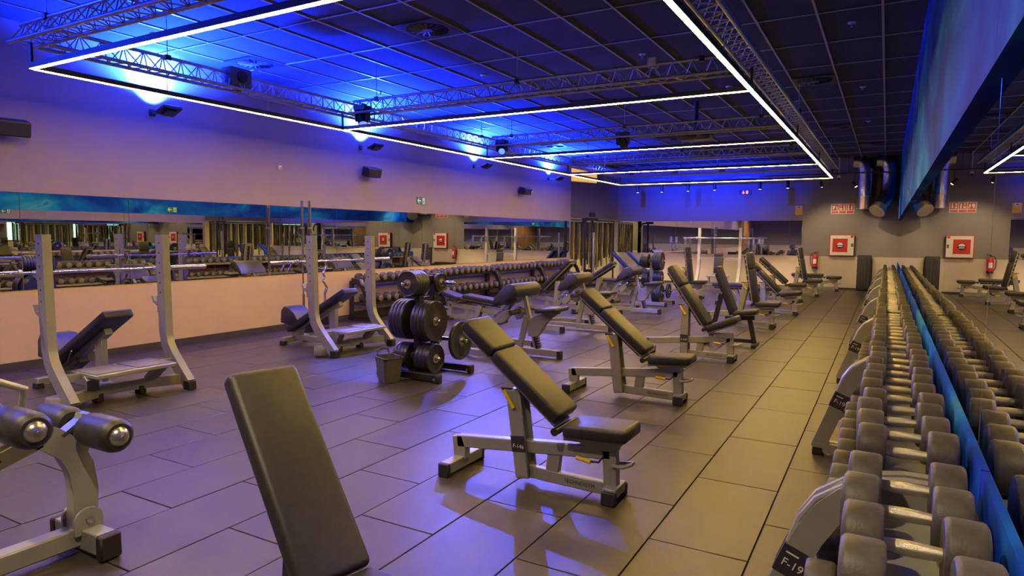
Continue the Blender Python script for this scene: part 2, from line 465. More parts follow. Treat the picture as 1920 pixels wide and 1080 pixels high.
def make_sprinkler():
    root = thing('sprinkler', '', 'sprinkler')
    MB().lathe([(0, 0), (0.045, 0), (0.045, -0.008), (0.03, -0.016), (0, -0.016)], (0, 0, 0), (0, 0, 1), 16).build('rosette', 'white', root)
    MB().cyl((0, 0, -0.016), (0, 0, -0.05), 0.012, seg=10).build('nozzle', 'steel', root)
    return root
sp0 = make_sprinkler()
for i, (x, y, l) in enumerate([(-0.433, 8.18, 'small white sprinkler in black ceiling near the mural, nearest'), (-0.43, 11.67, 'small white sprinkler in black ceiling near the mural, second'),
        (-7.55, 4.82, 'white sprinkler in bright blue ceiling over the first floodlight'), (-2.82, 8.32, 'small sprinkler in dark ceiling above the first cross truss'),
        (-5.2, 8.3, 'small sprinkler in blue ceiling between the first two cross trusses'), (-0.43, 15.1, 'small white sprinkler in black ceiling near the mural, third'), (-7.3, 8.5, 'small sprinkler in blue ceiling over the second floodlight')]):
    o = sp0 if i == 0 else copy_tree(sp0)
    o.location = (x, y, ZC + 0.004); tag(o, l, 'sprinkler', 'ceiling sprinklers')
for i, (x, y, l) in enumerate([(-2.22, 10.69, 'round smoke detector on ceiling beside the long light bar'), (-6.39, 10.79, 'round smoke detector on blue ceiling above second light bar')]):
    root = thing('smoke_detector', l, 'detector', (x, y, ZC), 0, 'smoke detectors')
    MB().lathe([(0, 0), (0.055, 0), (0.055, -0.02), (0.04, -0.045), (0, -0.05)], (0, 0, 0.004), (0, 0, 1), 18).build('housing', 'white', root)
    MB().lathe([(0.042, -0.044), (0.046, -0.036), (0.042, -0.036)], (0, 0, 0.004), (0, 0, 1), 18).build('vent_ring', 'black', root)

# ------------------------------------------------------------------ setting: walls
T = 0.16
tag(MB().box((XL - T / 2, (YF + 18.6) / 2, ZC / 2 + 0.04), (T, 18.6 - YF, ZC + 0.18)).build('wall_left', 'wall_left', smooth=False), kind='structure')
tag(MB().box((XR + T / 2, (YF + YB) / 2, ZC / 2 + 0.04), (T, YB - YF + 2 * T, ZC + 0.18)).build('wall_right', 'wall', smooth=False), kind='structure')
tag(MB().box(((-12.5 + XR) / 2, YB + T / 2, ZC / 2 + 0.04), (XR + 12.5, T, ZC + 0.18)).build('wall_back', 'wall', smooth=False), kind='structure')
tag(MB().box(((XL + XR) / 2, YF - T / 2, ZC / 2 + 0.04), (XR - XL + 2 * T, T, ZC + 0.18)).build('wall_rear', 'wall', smooth=False), kind='structure')
# lintel over the opening in the far left corner (angled), jamb and alcove
LA, LB = Vector((-9.25, 19.0, 0)), Vector((-8.22, YB, 0))
ld = (LB - LA).normalized(); ln = Vector((ld.y, -ld.x, 0))
tag(MB().beam(LA - ln * 0.06 + Vector((0, 0, 3.0)), LB - ln * 0.06 + Vector((0, 0, 3.0)), 0.12, 1.74).build('wall_lintel', 'wall', smooth=False), kind='structure')
tag(MB().box((-8.95, 18.52, ZC / 2 + 0.04), (0.9, 0.16, ZC + 0.18)).build('wall_return', 'wall', smooth=False), kind='structure')
tag(MB().box((-12.42, 18.6, ZC / 2 + 0.04), (0.16, 7.0, ZC + 0.18)).build('wall_alcove', 'cream', smooth=False), kind='structure')
tag(MB().box((-10.6, 15.1, ZC / 2 + 0.04), (3.9, 0.16, ZC + 0.18)).build('wall_alcove_side', 'cream', smooth=False), kind='structure')
for i, y in enumerate((17.0, 20.3)):
    wdw = tag(MB().box((-12.33, y, 1.6), (0.03, 1.5, 1.2), bev=0.005).build('window_%d' % (i + 1), 'black', smooth=False), kind='structure')
    for k in range(3):
        MB().box((-12.31, y - 0.48 + 0.48 * k, 1.6), (0.02, 0.42, 1.1)).build('pane', 'mint', wdw, smooth=False)
alc = thing('ceiling_lamp', 'warm lamp hanging in the alcove behind the hanging straps', 'lamp', (-10.4, 19.5, 3.4))
MB().lathe([(0, 0), (0.14, 0), (0.1, 0.12), (0.02, 0.14), (0, 0.14)], (0, 0, 0), (0, 0, 1), 18).build('shade', 'black', alc)
MB().cyl((0, 0, 0.14), (0, 0, 0.5), 0.006, seg=6).build('cord', 'black', alc)
MB().cyl((0, 0, -0.012), (0, 0, -0.002), 0.11, seg=18).build('lens', 'lens_warm', alc)
spot_light('alcove_lamp_light', (-10.4, 19.5, 3.36), (-10.4, 19.5, 0), 700, (1, 0.72, 0.3), 150, 0.6, 0.1)
# skirting along left and back walls
tag(MB().box((XL + 0.008, (YF + 18.6) / 2, 0.045), (0.016, 18.6 - YF, 0.09)).build('baseboard_left', 'skirting', smooth=False), kind='structure')
tag(MB().box(((-8.2 + XR) / 2, YB - 0.008, 0.03), (XR + 8.2, 0.016, 0.06)).build('baseboard_back', 'skirting', smooth=False), kind='structure')
# right wall dressings
mw = thing('wall_mural', 'blue and white fluid-paint mural along the top of the right wall', 'mural')
for k in range(10):
    MB().box((XR - 0.025, YF + 1.4 + 2.8 * k, (2.06 + ZC) / 2), (0.05, 2.796, ZC - 2.06)).build('mural_panel', 'mural', mw, smooth=False)
mb = thing('mural_band', 'narrow bright blue painted band under the right wall mirror', 'mural')
for k in range(10):
    MB().box((XR - 0.012, YF + 1.4 + 2.8 * k, 0.775), (0.016, 2.79, 0.15)).build('mural_panel', 'mural', mb, smooth=False)
wr = thing('wood_dado', 'brown wooden dado boards behind the silver dumbbell rack', 'panelling')
for k in range(10):
    MB().box((XR - 0.012, YF + 1.4 + 2.8 * k, 0.365), (0.016, 2.79, 0.66), bev=0.004).build('board', 'wood', wr, smooth=False)

def mirror_run(name, label, along, fixed, a0, a1, step, z0, z1, sgn, start=None):
    root = thing(name, label, 'mirror')
    edges = []
    a = start if start is not None else a0
    while a > a0 + 0.01: a -= step
    e = a
    while e < a1:
        lo, hi = max(e, a0), min(e + step, a1)
        if hi - lo > 0.03: edges.append((lo, hi))
        e += step
    for lo, hi in edges:
        c = (lo + hi) / 2; d = hi - lo - 0.004
        if along == 'y': MB().box((fixed + sgn * 0.005, c, (z0 + z1) / 2), (0.008, d, z1 - z0), bev=0.0015).build('mirror_panel', 'mirror', root, smooth=False)
        else: MB().box((c, fixed + sgn * 0.005, (z0 + z1) / 2), (d, 0.008, z1 - z0), bev=0.0015).build('mirror_panel', 'mirror', root, smooth=False)
    return root
mirror_run('wall_mirror', 'long low mirror of joined panes on the left wall', 'y', XL, YF + 0.3, 18.5, 1.228, 0.895, 1.995, 1, 4.98)
mirror_run('wall_mirror', 'tall mirror on the right wall above the silver dumbbell rack', 'y', XR, YF + 0.2, YB - 0.02, 1.85, 0.855, 2.06, -1, 2.6)
mirror_run('wall_mirror', 'wide mirror on the back wall behind the press rack', 'x', YB, -8.2, -2.27, 1.18, 0.985, 2.058, -1, -7.35)

# pieces of the room behind the camera, seen only in the mirrors
wp = thing('slat_panel', 'pale wooden slat panelling on left wall behind the camera', 'panelling')
sl = MB().box((0, 0, 0), (0.04, 0.1, 3.0), bev=0.006).mesh('slat', 'wood_slat')
for k in range(22): put('slat', sl, wp, (XL + 0.03, -5.7 + 0.15 * k, 1.55))
dl = None
for i, (x, y) in enumerate([(-7, 0.3), (-4.2, 0.3), (-1.3, 0.3), (-7, -3), (-4.2, -3), (-1.3, -3)]):
    if dl is None:
        dl = thing('downlight', '', 'lamp')
        MB().lathe([(0.06, 0), (0.085, 0), (0.085, -0.012), (0.06, -0.008)], (0, 0, 0), (0, 0, 1), 18).build('trim_ring', 'white', dl)
        MB().cyl((0, 0, -0.002), (0, 0, -0.006), 0.06, seg=18).build('lens', 'lens_warm', dl)
        o = dl
    else: o = copy_tree(dl)
    o.location = (x, y, ZC - 0.002); tag(o, 'recessed warm ceiling downlight behind the camera, %s from the mirror wall, %s row' % (['third', 'second', 'first'][i % 3], ['nearer', 'farther'][i // 3]), 'lamp', 'downlights behind the camera')
    spot_light('downlight_lamp', (x, y, ZC - 0.03), (x, y, 0), DOWN_W, (1, 0.74, 0.42), 120, 0.7, 0.06)

# ------------------------------------------------------------------ LED frame and trusses
led = thing('led_frame', 'glowing warm white LED light frame with cross bars hung below the trusses', 'light', (LED_X0, LED_Y[0], LED_Z))
def led_bar(p0, p1):
    p0, p1 = Vector(p0) - Vector(led.location), Vector(p1) - Vector(led.location)
    up = Vector((0, 0, 1))
    body = MB().beam(p0 + up * 0.035, p1 + up * 0.035, 0.05, 0.05).build('light_bar', 'led_body', led, smooth=False)
    MB().beam(p0 + up * 0.0085, p1 + up * 0.0085, 0.042, 0.003).build('diffuser', 'led', body, smooth=False)
for y in LED_Y: led_bar((LED_X0, y, LED_Z), (LED_X1, y, LED_Z))
ext = 3.15
for x in (LED_X0, LED_X1):
    for a, b in zip(LED_Y, LED_Y[1:]): led_bar((x, a + 0.021, LED_Z), (x, b - 0.021, LED_Z))
hang = MB().box((0, 0, 0.145), (0.022, 0.022, 0.19)).mesh('drop_post', 'black', smooth=False)
wire = MB().cyl((0, 0, 0.05), (0, 0, 0.245), 0.004, seg=6).mesh('hanging_wire', 'steel')
for x in (LED_X0, LED_X1):
    for y in LED_Y: put('drop_post', hang, led, Vector((x, y, LED_Z)) - led.location)
    for a, b in zip(LED_Y, LED_Y[1:]):
        for f in (0.33, 0.67): put('hanging_wire', wire, led, Vector((x, a + f * (b - a), LED_Z)) - led.location)

TZ0, TZ1, TH = 3.27, 3.45, 0.10
def truss(p0, p1, label):
    p0, p1 = Vector(p0), Vector(p1)
    root = thing('lighting_truss', label, 'truss', p0, 0, 'aluminium lighting trusses')
    d = (p1 - p0); L = d.length; d.normalize(); lat = Vector((0, 0, 1)).cross(d)
    def P(t, k): # k 0 left low, 1 right low, 2 top
        return d * t + (lat * (TH if k == 0 else -TH) if k < 2 else Vector((0, 0, TZ1 - TZ0)))
    for k in range(3):
        MB().cyl(P(0, k), P(L, k), 0.019, seg=10).build('chord', 'alu', root)
    n = max(2, int(L / 0.21)); m = MB(); st = L / n
    for a, b in ((0, 2), (1, 2), (0, 1)):
        for i in range(n):
            t0, t1, t2 = i * st, (i + 0.5) * st, (i + 1) * st
            m.cyl(P(t0, a), P(t1, b), 0.0065, seg=5, caps=False); m.cyl(P(t1, b), P(t2, a), 0.0065, seg=5, caps=False)
    tag(m.build('lacing', 'alu', root), kind='stuff')
    hk = MB().cyl((0, 0, TZ1 - TZ0), (0, 0, ZC - TZ0 - 0.005), 0.005, seg=6).mesh('suspension_wire', 'steel')
    clampm = MB().box((0, 0, TZ1 - TZ0), (0.06, 0.06, 0.06), bev=0.008).mesh('clamp', 'black')
    for f in (0.08, 0.5, 0.92):
        put('suspension_wire', hk, root, d * (f * L)); put('clamp', clampm, root, d * (f * L))
    return root
truss((-6.9, 3.33, TZ0), (-6.9, 18.6, TZ0), 'long aluminium truss parallel to the left wall under blue ceiling')
truss((-1.25, 3.33, TZ0), (-1.25, 18.6, TZ0), 'long aluminium truss above the right-hand light bar near the mural')
ctl = ['aluminium cross truss nearest the camera at top left', 'aluminium cross truss spanning the middle of the photo, second from camera', 'third aluminium cross truss from the camera',
       'fourth aluminium cross truss from the camera', 'farthest aluminium cross truss by the back wall']
for i, y in enumerate((3.2, 7.3, 11.15, 14.85, 18.42)):
    truss((-7.03 if i == 0 else -6.77, y, TZ0), (-1.12 if i == 0 else -1.38, y, TZ0), ctl[i])

# truss gear
bx = thing('control_box', 'pale boxy housing clamped to the left truss', 'box', (-6.93, 5.45, 3.42))
MB().box((0, 0, 0.0), (0.2, 0.3, 0.22), bev=0.02, seg=2).build('housing', 'bucket', bx)
MB().box((0, 0, -0.13), (0.06, 0.08, 0.05)).build('clamp', 'black', bx)
MB().cyl((0.1, 0, 0), (0.115, 0, 0), 0.07, seg=18).build('grille', 'black', bx)
bx = thing('junction_box', 'small blue-lit square box on the second cross truss', 'box', (-2.35, 7.3, 3.47))
MB().box((0, 0, 0), (0.11, 0.09, 0.11), bev=0.006).build('housing', 'silver', bx)
MB().box((0, -0.047, 0), (0.09, 0.006, 0.09), bev=0.002).build('lid', 'white', bx)
heads = [((-6.55, 11.15, 3.36), (-3.9, 6.0, 0), 'moving head lamp on the third cross truss by the left wall', 62),
         ((-4.1, 11.15, 3.34), (-3.4, 13.9, 0), 'moving head lamp in the middle of third cross truss', 44),
         ((-6.6, 7.3, 3.36), (-5.3, 6.3, 0), 'moving head lamp at the left end of the second cross truss', 34)]
for loc, tgt, l, ang in heads:
    h = thing('moving_head', l, 'stage light', loc, 0, 'moving head stage lights')
    MB().box((0, 0, -0.02), (0.22, 0.16, 0.07), bev=0.01).build('base', 'black', h)
    for sx in (-1, 1): MB().box((sx * 0.1, 0, -0.12), (0.025, 0.09, 0.16), bev=0.006).build('yoke_arm', 'black', h)
    dv = (Vector(tgt) - Vector(loc)); dv.normalize()
    c = Vector((0, 0, -0.16))
    MB().lathe([(0, -0.1), (0.06, -0.1), (0.075, -0.04), (0.078, 0.06), (0.07, 0.09), (0, 0.085)], c, dv, 18).build('lamp_head', 'black', h)
    MB().lathe([(0, 0.091), (0.06, 0.091), (0.06, 0.094), (0, 0.094)], c, dv, 18).build('lens', 'lens_blue', h)
    MB().box((0, 0, 0.025), (0.05, 0.1, 0.05)).build('clamp', 'steel', h)
    spot_light('moving_head_light', Vector(loc) + c + dv * 0.12, tgt, HEAD_W * (0.45 if ang == 44 else 1.0), (0.05, 0.10, 1.0), ang, 0.35, 0.03)

for i, x in enumerate((-6.6, -5.3, -4.0)):  # lamps added out of sight behind the truss to turn the back wall blue
    loc = Vector((x, 18.62, 3.34)); dv = Vector((0, 0.97, 0.1)).normalized()
    h = thing('added_wash_lamp', 'added blue wash lamp hidden behind the farthest cross truss, ' + ['left', 'middle', 'right'][i] + ' of three', 'stage light', loc, 0, 'added blue wash lamps on the farthest truss')
    MB().lathe([(0, -0.09), (0.05, -0.09), (0.065, -0.03), (0.068, 0.08), (0.06, 0.08), (0.055, 0.03), (0, 0.03)], (0, 0, 0), dv, 16).build('lamp_can', 'black', h)
    MB().lathe([(0, 0.034), (0.054, 0.034), (0.054, 0.037), (0, 0.037)], (0, 0, 0), dv, 16).build('lens', 'lens_blue', h)
    MB().box((0, -0.06, 0.0), (0.16, 0.03, 0.02)).build('bracket', 'black', h)
    spot_light('added_wash_light', loc + dv * 0.1, loc + dv * 3, ADDED_WASH_W, FLOOD_COLOR, 75, 0.9, 0.04)

# projector under the third cross truss
pj = thing('projector', 'dark projector on a ceiling pole among the trusses', 'projector', (-2.95, 11.6, 3.28))
MB().box((0, 0, 0.0), (0.55, 0.36, 0.15), bev=0.02, seg=2).build('body', 'black', pj)
MB().cyl((0, 0, 0.07), (0, 0, ZC - 3.28), 0.04, seg=12).build('pole', 'black', pj)
MB().cyl((0.1, -0.19, 0), (0.1, -0.165, 0), 0.05, seg=16).build('lens', 'chrome', pj)

# ------------------------------------------------------------------ left wall fittings
for i, (y, z) in enumerate(((5.34, 3.12), (9.29, 3.13), (13.11, 3.145), (17.02, 3.16), (1.4, 3.12))):
    fl = thing('floodlight', 'blue wall floodlight on an arm, ' + ['nearest of the row on the left wall', 'second of the row on the left wall', 'third of the row on the left wall', 'farthest of the row on the left wall', 'behind the left photo edge'][i], 'lamp', (XL, y, z), 0, 'blue floodlights on the left wall')
    MB().box((0.012, 0, 0), (0.024, 0.08, 0.08), bev=0.004).build('wall_plate', 'black', fl)
    MB().tube([(0.02, 0, 0), (0.1, 0, -0.02), (0.3, 0, -0.02)], 0.01, 6).build('arm', 'steel', fl)
    rot = Matrix.Rotation(R(-22), 3, 'Y')
    MB().box((0.37, 0, 0.0), (0.2, 0.26, 0.045), rot, bev=0.01).build('housing', 'black', fl)
    MB().box((0.362, 0, 0.026), (0.16, 0.2, 0.006), rot).build('lens', 'lens_blue', fl)
    MB().box((0.38, 0, -0.04), (0.12, 0.16, 0.03), rot, bev=0.006).build('heat_sink', 'black', fl)
    spot_light('floodlight_lamp', (XL + 0.33, y, z + 0.07), (XL + 0.45, y, z + 0.62), FLOOD_W, FLOOD_COLOR, 160, 0.5, 0.07)
    spot_light('floodlight_wall_lamp', (XL + 0.26, y, z + 0.06), (XL - 0.02, y, z + 0.52), FLOOD_W * 0.26, (0.05, 0.17, 1.0), 84, 0.8, 0.05)

for y, z, l in ((3.66, 2.68, 'black wall speaker cut by the left photo edge'), (9.42, 2.69, 'black wall speaker below the second floodlight'), (15.36, 2.71, 'black wall speaker near the far end of the left wall')):
    sp = thing('wall_speaker', l, 'speaker', (XL, y, z), 0, 'black wall speakers on the left wall')
    MB().box((0.03, 0, 0), (0.06, 0.06, 0.06)).build('bracket', 'black', sp)
    body = MB().box((0.16, 0, 0), (0.2, 0.3, 0.17), (0, R(15), R(-12)), bev=0.015, seg=2).build('cabinet', 'black', sp)
    MB().box((0.262, -0.02, -0.03), (0.008, 0.26, 0.14), (0, R(15), R(-12))).build('grille', 'rubber', body)
    MB().cyl((0.268, 0.08, -0.05), (0.272, 0.08, -0.05), 0.008, seg=10).build('badge', 'white', body)
for y, z, l in ((7.42, 2.6, 'tiny white sensor box on left wall under the light frame'), (16.0, 2.72, 'tiny white sensor on left wall beside the far speaker')):
    ps = thing('wall_sensor', l, 'sensor', (XL, y, z))
    MB().box((0.015, 0, 0), (0.03, 0.06, 0.06), bev=0.006).build('case', 'white', ps)
    MB().sphere((0.03, 0, -0.01), 0.012, 10, 6).build('dome', 'bucket', ps)

# exit sign: flat board with arrow and running figure in a doorway
ex = thing('exit_sign', 'green emergency exit sign with white left arrow on left wall', 'sign', (XL + 0.003, 11.1, 2.25))
MB().box((0.004, 0, 0), (0.006, 0.31, 0.15), bev=0.001).build('board', 'green', ex)
m = MB()
m.prism([(-0.125, 0.0), (-0.085, 0.052), (-0.06, 0.052), (-0.085, 0.014), (-0.01, 0.014), (-0.01, -0.014), (-0.085, -0.014), (-0.06, -0.052), (-0.085, -0.052)], 'x', 0.0072, 0.0085)
m.build('arrow', 'white', ex, smooth=False)
MB().box((0.0078, 0.085, 0), (0.0012, 0.085, 0.125)).build('doorway', 'white', ex, smooth=False)
m = MB(); m.cyl((0.0086, 0.088, 0.042), (0.0092, 0.088, 0.042), 0.011, seg=12)
m.prism([(0.068, -0.01), (0.09, 0.026), (0.104, 0.018), (0.094, -0.006), (0.112, -0.028), (0.104, -0.056), (0.094, -0.05), (0.098, -0.03), (0.082, -0.018), (0.06, -0.05), (0.052, -0.044)], 'x', 0.0086, 0.0092)
m.build('running_figure', 'green', ex, smooth=False)
# the same pictogram mirrored: the sign of the opposite wall, as seen in the left mirror
ex2 = copy_tree(ex); tag(ex2, 'green emergency exit sign high on the blue mural of the right wall', 'sign'); ex2.location = (XR - 0.053, 11.3, 2.19); ex2.scale = (-1, 1, 1)

# ------------------------------------------------------------------ back wall fittings
cl = thing('wall_clock', 'black digital display with red glowing digits on back wall', 'clock', (-3.97, YB - 0.002, 2.95))
MB().box((0, -0.02, 0), (0.36, 0.04, 0.14), bev=0.004).build('case', 'black', cl)
put('digits', text_mesh('6 8', 0.14, 'clock_red', 'digits'), cl, (0.0, -0.0415, 0.0), (R(90), 0, 0))
ys_ = thing('camera_notice', 'yellow video surveillance notice on back wall above mirror edge', 'sign', (-2.385, YB - 0.001, 2.37))
MB().box((0, -0.003, 0), (0.21, 0.005, 0.27)).build('sheet', 'amber', ys_, smooth=False)
MB().box((0, -0.006, 0.085), (0.11, 0.001, 0.07)).build('picture_field', 'white', ys_, smooth=False)
m = MB(); m.prism([(-0.035, 0.07), (-0.04, 0.095), (0.012, 0.108), (0.03, 0.085), (0.0, 0.075)], 'y', -0.0075, -0.0068); m.build('camera_symbol', 'black', ys_, smooth=False)

fs = thing('fire_signs', 'white-edged row of three red fire equipment signs on back wall', 'sign', (-1.19, YB - 0.001, 2.40))
MB().box((0, -0.003, 0), (0.62, 0.005, 0.29)).build('backing', 'white', fs, smooth=False)
for k, x in enumerate((-0.2, 0.0, 0.2)):
    p = MB().box((x, -0.0065, 0.04), (0.18, 0.002, 0.18)).build('pictogram_panel', 'red', fs, smooth=False)
    m = MB()
    if k == 0:
        m.prism([(x - 0.07, -0.02), (x - 0.07, 0.09), (x - 0.005, 0.09), (x - 0.005, 0.02), (x - 0.03, 0.02), (x - 0.03, -0.02)], 'y', -0.0085, -0.0078)
        m.prism([(x + 0.02, 0.08), (x + 0.06, 0.08), (x + 0.065, 0.0), (x + 0.07, -0.035), (x + 0.05, -0.035), (x + 0.03, 0.02)], 'y', -0.0085, -0.0078)
    elif k == 1:
        m.cyl((x - 0.04, -0.0085, 0.0), (x - 0.04, -0.0078, 0.0), 0.035, seg=18)
        m.box((x - 0.04, -0.008, 0.085), (0.03, 0.001, 0.05))
        m.prism([(x + 0.02, 0.1), (x + 0.06, 0.1), (x + 0.065, 0.04), (x + 0.06, -0.02), (x + 0.07, -0.04), (x + 0.01, -0.03), (x + 0.03, 0.0)], 'y', -0.0085, -0.0078)
    else:
        m.box((x - 0.045, -0.008, -0.005), (0.045, 0.001, 0.06)); m.box((x - 0.045, -0.008, 0.075), (0.045, 0.001, 0.075))
        m.prism([(x + 0.015, 0.02), (x + 0.03, 0.11), (x + 0.055, 0.11), (x + 0.065, 0.02), (x + 0.06, -0.03), (x + 0.02, -0.03)], 'y', -0.0085, -0.0078)
    m.build('pictogram', 'white', p, smooth=False)
    MB().box((x, -0.0065, -0.1), (0.18, 0.002, 0.055)).build('caption_strip', 'red', fs, smooth=False)
# a fourth copy is not built: the mirror shows the same board again

hc = thing('hose_cabinet', 'white fire hose cabinet with red centre on the back wall', 'cabinet', (-1.17, YB, 1.318))
MB().box((0, -0.05, 0), (0.66, 0.1, 0.62), bev=0.004).build('box', 'red', hc)
d = MB().box((0.01, -0.106, 0), (0.63, 0.012, 0.59), bev=0.004).build('door', 'white', hc)
MB().box((-0.04, -0.114, 0), (0.4, 0.006, 0.4), bev=0.002).build('red_panel', 'red', d, smooth=False)
MB().cyl((-0.04, -0.117, 0), (-0.04, -0.121, 0), 0.1, seg=28).build('gauge_disc', 'black', d)
m = MB(); m.prism([(-0.04 + 0.08 * math.cos(R(a)), 0.01 + 0.075 * math.sin(R(a))) for a in range(0, 181, 15)], 'y', -0.123, -0.1212); m.build('upper_emblem', 'white', d, smooth=False)
MB().box((-0.04, -0.122, -0.03), (0.13, 0.002, 0.028)).build('text_strip', 'white', d, smooth=False)
MB().box((0.28, -0.114, 0.01), (0.05, 0.006, 0.1)).build('lock', 'wood', d, smooth=False)
MB().box((0.27, -0.1135, 0.26), (0.065, 0.003, 0.065)).build('sticker', 'red', d, smooth=False)

fe = thing('fire_extinguisher', 'red fire extinguisher hung on the back wall', 'extinguisher', (-1.87, YB - 0.12, 0.62))
MB().lathe([(0, 0), (0.075, 0), (0.078, 0.02), (0.078, 0.33), (0.07, 0.38), (0.03, 0.42), (0.025, 0.44), (0, 0.44)], (0, 0, 0), (0, 0, 1), 22).build('cylinder', 'red', fe)
MB().cyl((0, 0, -0.005), (0, 0, 0.05), 0.082, seg=22).build('foot_ring', 'black', fe)
MB().box((0, -0.079, 0.21), (0.09, 0.006, 0.14), bev=0.002).build('paper_label', 'white', fe)
MB().cyl((0, 0, 0.43), (0, 0, 0.47), 0.022, seg=12).box((0.04, 0, 0.49), (0.13, 0.02, 0.014), (0, R(-14), 0)).box((0.04, 0, 0.47), (0.11, 0.02, 0.01)).build('valve_handle', 'black', fe)
MB().tube([(-0.02, 0, 0.455), (-0.09, 0, 0.44), (-0.13, 0, 0.34), (-0.12, 0, 0.15), (-0.085, 0, 0.06)], 0.011, 8).build('hose', 'rubber', fe)
MB().box((0, 0.09, 0.3), (0.05, 0.06, 0.03)).build('wall_bracket', 'steel', fe)

st = thing('step_platform', 'black ribbed step platform leaning upright against the back wall', 'step', (-0.55, YB - 0.215, 0.0))
st.rotation_euler = (R(-5), 0, 0)
MB().box((0, 0.05, 0.53), (0.37, 0.1, 1.04), bev=0.035, seg=3).build('deck', 'rubber', st)
for k in range(4): MB().box((-0.11 + 0.073 * k, -0.004, 0.53), (0.03, 0.016, 0.88), bev=0.006).build('rib', 'vinyl_sheen', st)
for x in (-0.07, 0.07):
    for z in (0.2, 0.85): MB().box((x, -0.006, z), (0.03, 0.012, 0.14), bev=0.004).build('grip_slot', 'black', st)

# ducts
def pipe(pts, n=8):
    return pts
du = thing('air_duct', 'straight silver spiral duct dropping from ceiling by the fire signs', 'duct', (-0.62, YB - 0.32, 0))
MB().tube([(-0.32, 0, 3.74), (-0.22, 0, 3.74), (-0.1, 0, 3.70), (-0.03, 0, 3.6), (0, 0, 3.45), (0, 0, 3.1), (0, 0, 2.75)], 0.2, 24).build('spiral_pipe', 'duct', du)
for z in (3.4, 3.15, 2.76): MB().cyl((0, 0, z - 0.012), (0, 0, z + 0.012), 0.207, seg=24).build('seam_ring', 'duct', du)
MB().cyl((0, 0, 2.4), (0, 0, 2.75), 0.195, seg=24).build('end_collar', 'duct_end', du)
MB().cyl((0, 0, 2.37), (0, 0, 2.4), 0.205, seg=24).build('rim', 'steel', du)
MB().cyl((0, 0, 3.6), (0, 0, ZC), 0.005, seg=6).build('hanging_wire', 'steel', du)
du = thing('air_duct', 'bent silver spiral duct with open end angled towards the signs', 'duct', (-0.03, YB - 0.32, 0))
MB().tube([(-0.32, 0, 3.74), (-0.22, 0, 3.74), (-0.1, 0, 3.70), (-0.03, 0, 3.6), (0, 0, 3.45), (0, 0, 3.1), (0, -0.03, 2.9), (-0.02, -0.09, 2.74), (-0.08, -0.18, 2.6), (-0.18, -0.33, 2.42)], 0.2, 24).build('spiral_pipe', 'duct', du)
for z in (3.4, 3.05): MB().cyl((0, 0, z - 0.012), (0, 0, z + 0.012), 0.207, seg=24).build('seam_ring', 'duct', du)
MB().tube([(-0.18, -0.33, 2.42), (-0.25, -0.43, 2.3)], 0.205, 24).build('end_collar', 'duct_end', du)
MB().tube([(-0.25, -0.43, 2.3), (-0.258, -0.441, 2.286)], 0.215, 24).build('rim', 'steel', du)
MB().cyl((0, 0, 3.6), (0, 0, ZC), 0.005, seg=6).build('hanging_wire', 'steel', du)

# track with spotlights before the back wall
TRY = 20.4
trk = thing('light_track', 'thin black lighting track before the back wall', 'track', (-4.4, TRY, 3.3))
MB().box((0, 0, 0), (7.6, 0.035, 0.035)).build('rail', 'black', trk, smooth=False)
for x in (-3.4, -1.2, 1.2, 3.4): MB().cyl((x, 0, 0.017), (x, 0, ZC - 3.3), 0.006, seg=6).build('drop_rod', 'black', trk)
tl = ['first from left', 'second from left', 'third from left', 'fourth from left', 'fifth from left, left of the red clock digits', 'sixth from left, right of the clock']
for i, (u, v) in enumerate(((1196, 356), (1241, 355), (1290, 353), (1340, 351), (1425, 349), (1477, 347))):
    p = on_y(u, v, TRY)
    c = thing('track_spotlight', 'black cylinder spotlight on the back track, ' + tl[i], 'lamp', (p.x, TRY, 3.285), 0, 'black cylinder spotlights on the back track')
    MB().cyl((0, 0, 0), (0, 0, -0.08), 0.012, seg=8).build('stem', 'black', c)
    MB().lathe([(0, -0.08), (0.045, -0.08), (0.048, -0.09), (0.048, p.z - 3.285 - 0.09), (0.04, p.z - 3.285 - 0.085), (0, p.z - 3.285 - 0.085)], (0, 0, 0), (0, 0, 1), 16).build('cylinder', 'black', c)
    MB().cyl((0, 0, p.z - 3.285 - 0.088), (0, 0, p.z - 3.285 - 0.083), 0.038, seg=16).build('lens', 'lens_warm', c)
    spot_light('track_spotlight_lamp', (p.x, TRY, p.z - 0.12), (p.x, TRY + 0.55, 0), TRACK_W, (1, 0.72, 0.4), 62, 0.6, 0.03)
for i, (u, v, dv, l) in enumerate(((1540, 346, (0.15, 0.55, -0.8), 'bright adjustable track spot above the fire signs'), (1602, 346, (0.55, 0.3, -0.75), 'adjustable track spot beside the straight duct'))):
    p = on_y(u, v, TRY)
    c = thing('track_spotlight', l, 'lamp', (p.x, TRY, 3.285), 0, 'adjustable track spots')
    cc = Vector((0, 0, p.z - 3.285)); dvv = Vector(dv).normalized()
    MB().cyl((0, 0, 0), cc, 0.01, seg=8).build('stem', 'black', c)
    MB().lathe([(0, -0.09), (0.035, -0.09), (0.05, 0.06), (0.045, 0.06), (0, 0.05)], cc, dvv, 16).build('lamp_head', 'black', c)
    MB().lathe([(0, 0.061), (0.042, 0.061), (0.03, 0.075), (0, 0.08)], cc, dvv, 16).build('lens', 'lens_warm', c)
    spot_light('track_spotlight_lamp', Vector(c.location) + cc + dvv * 0.11, Vector(c.location) + cc + dvv * 2, TRACK_W * 0.42, (1, 0.76, 0.42), 90, 0.7, 0.03)
ext_rail = thing('light_track', 'short black track stub beside the two silver ducts', 'track', (-0.85, TRY, 3.3))
MB().box((0.66, 0, 0), (0.76, 0.035, 0.035)).build('rail', 'black', ext_rail, smooth=False)
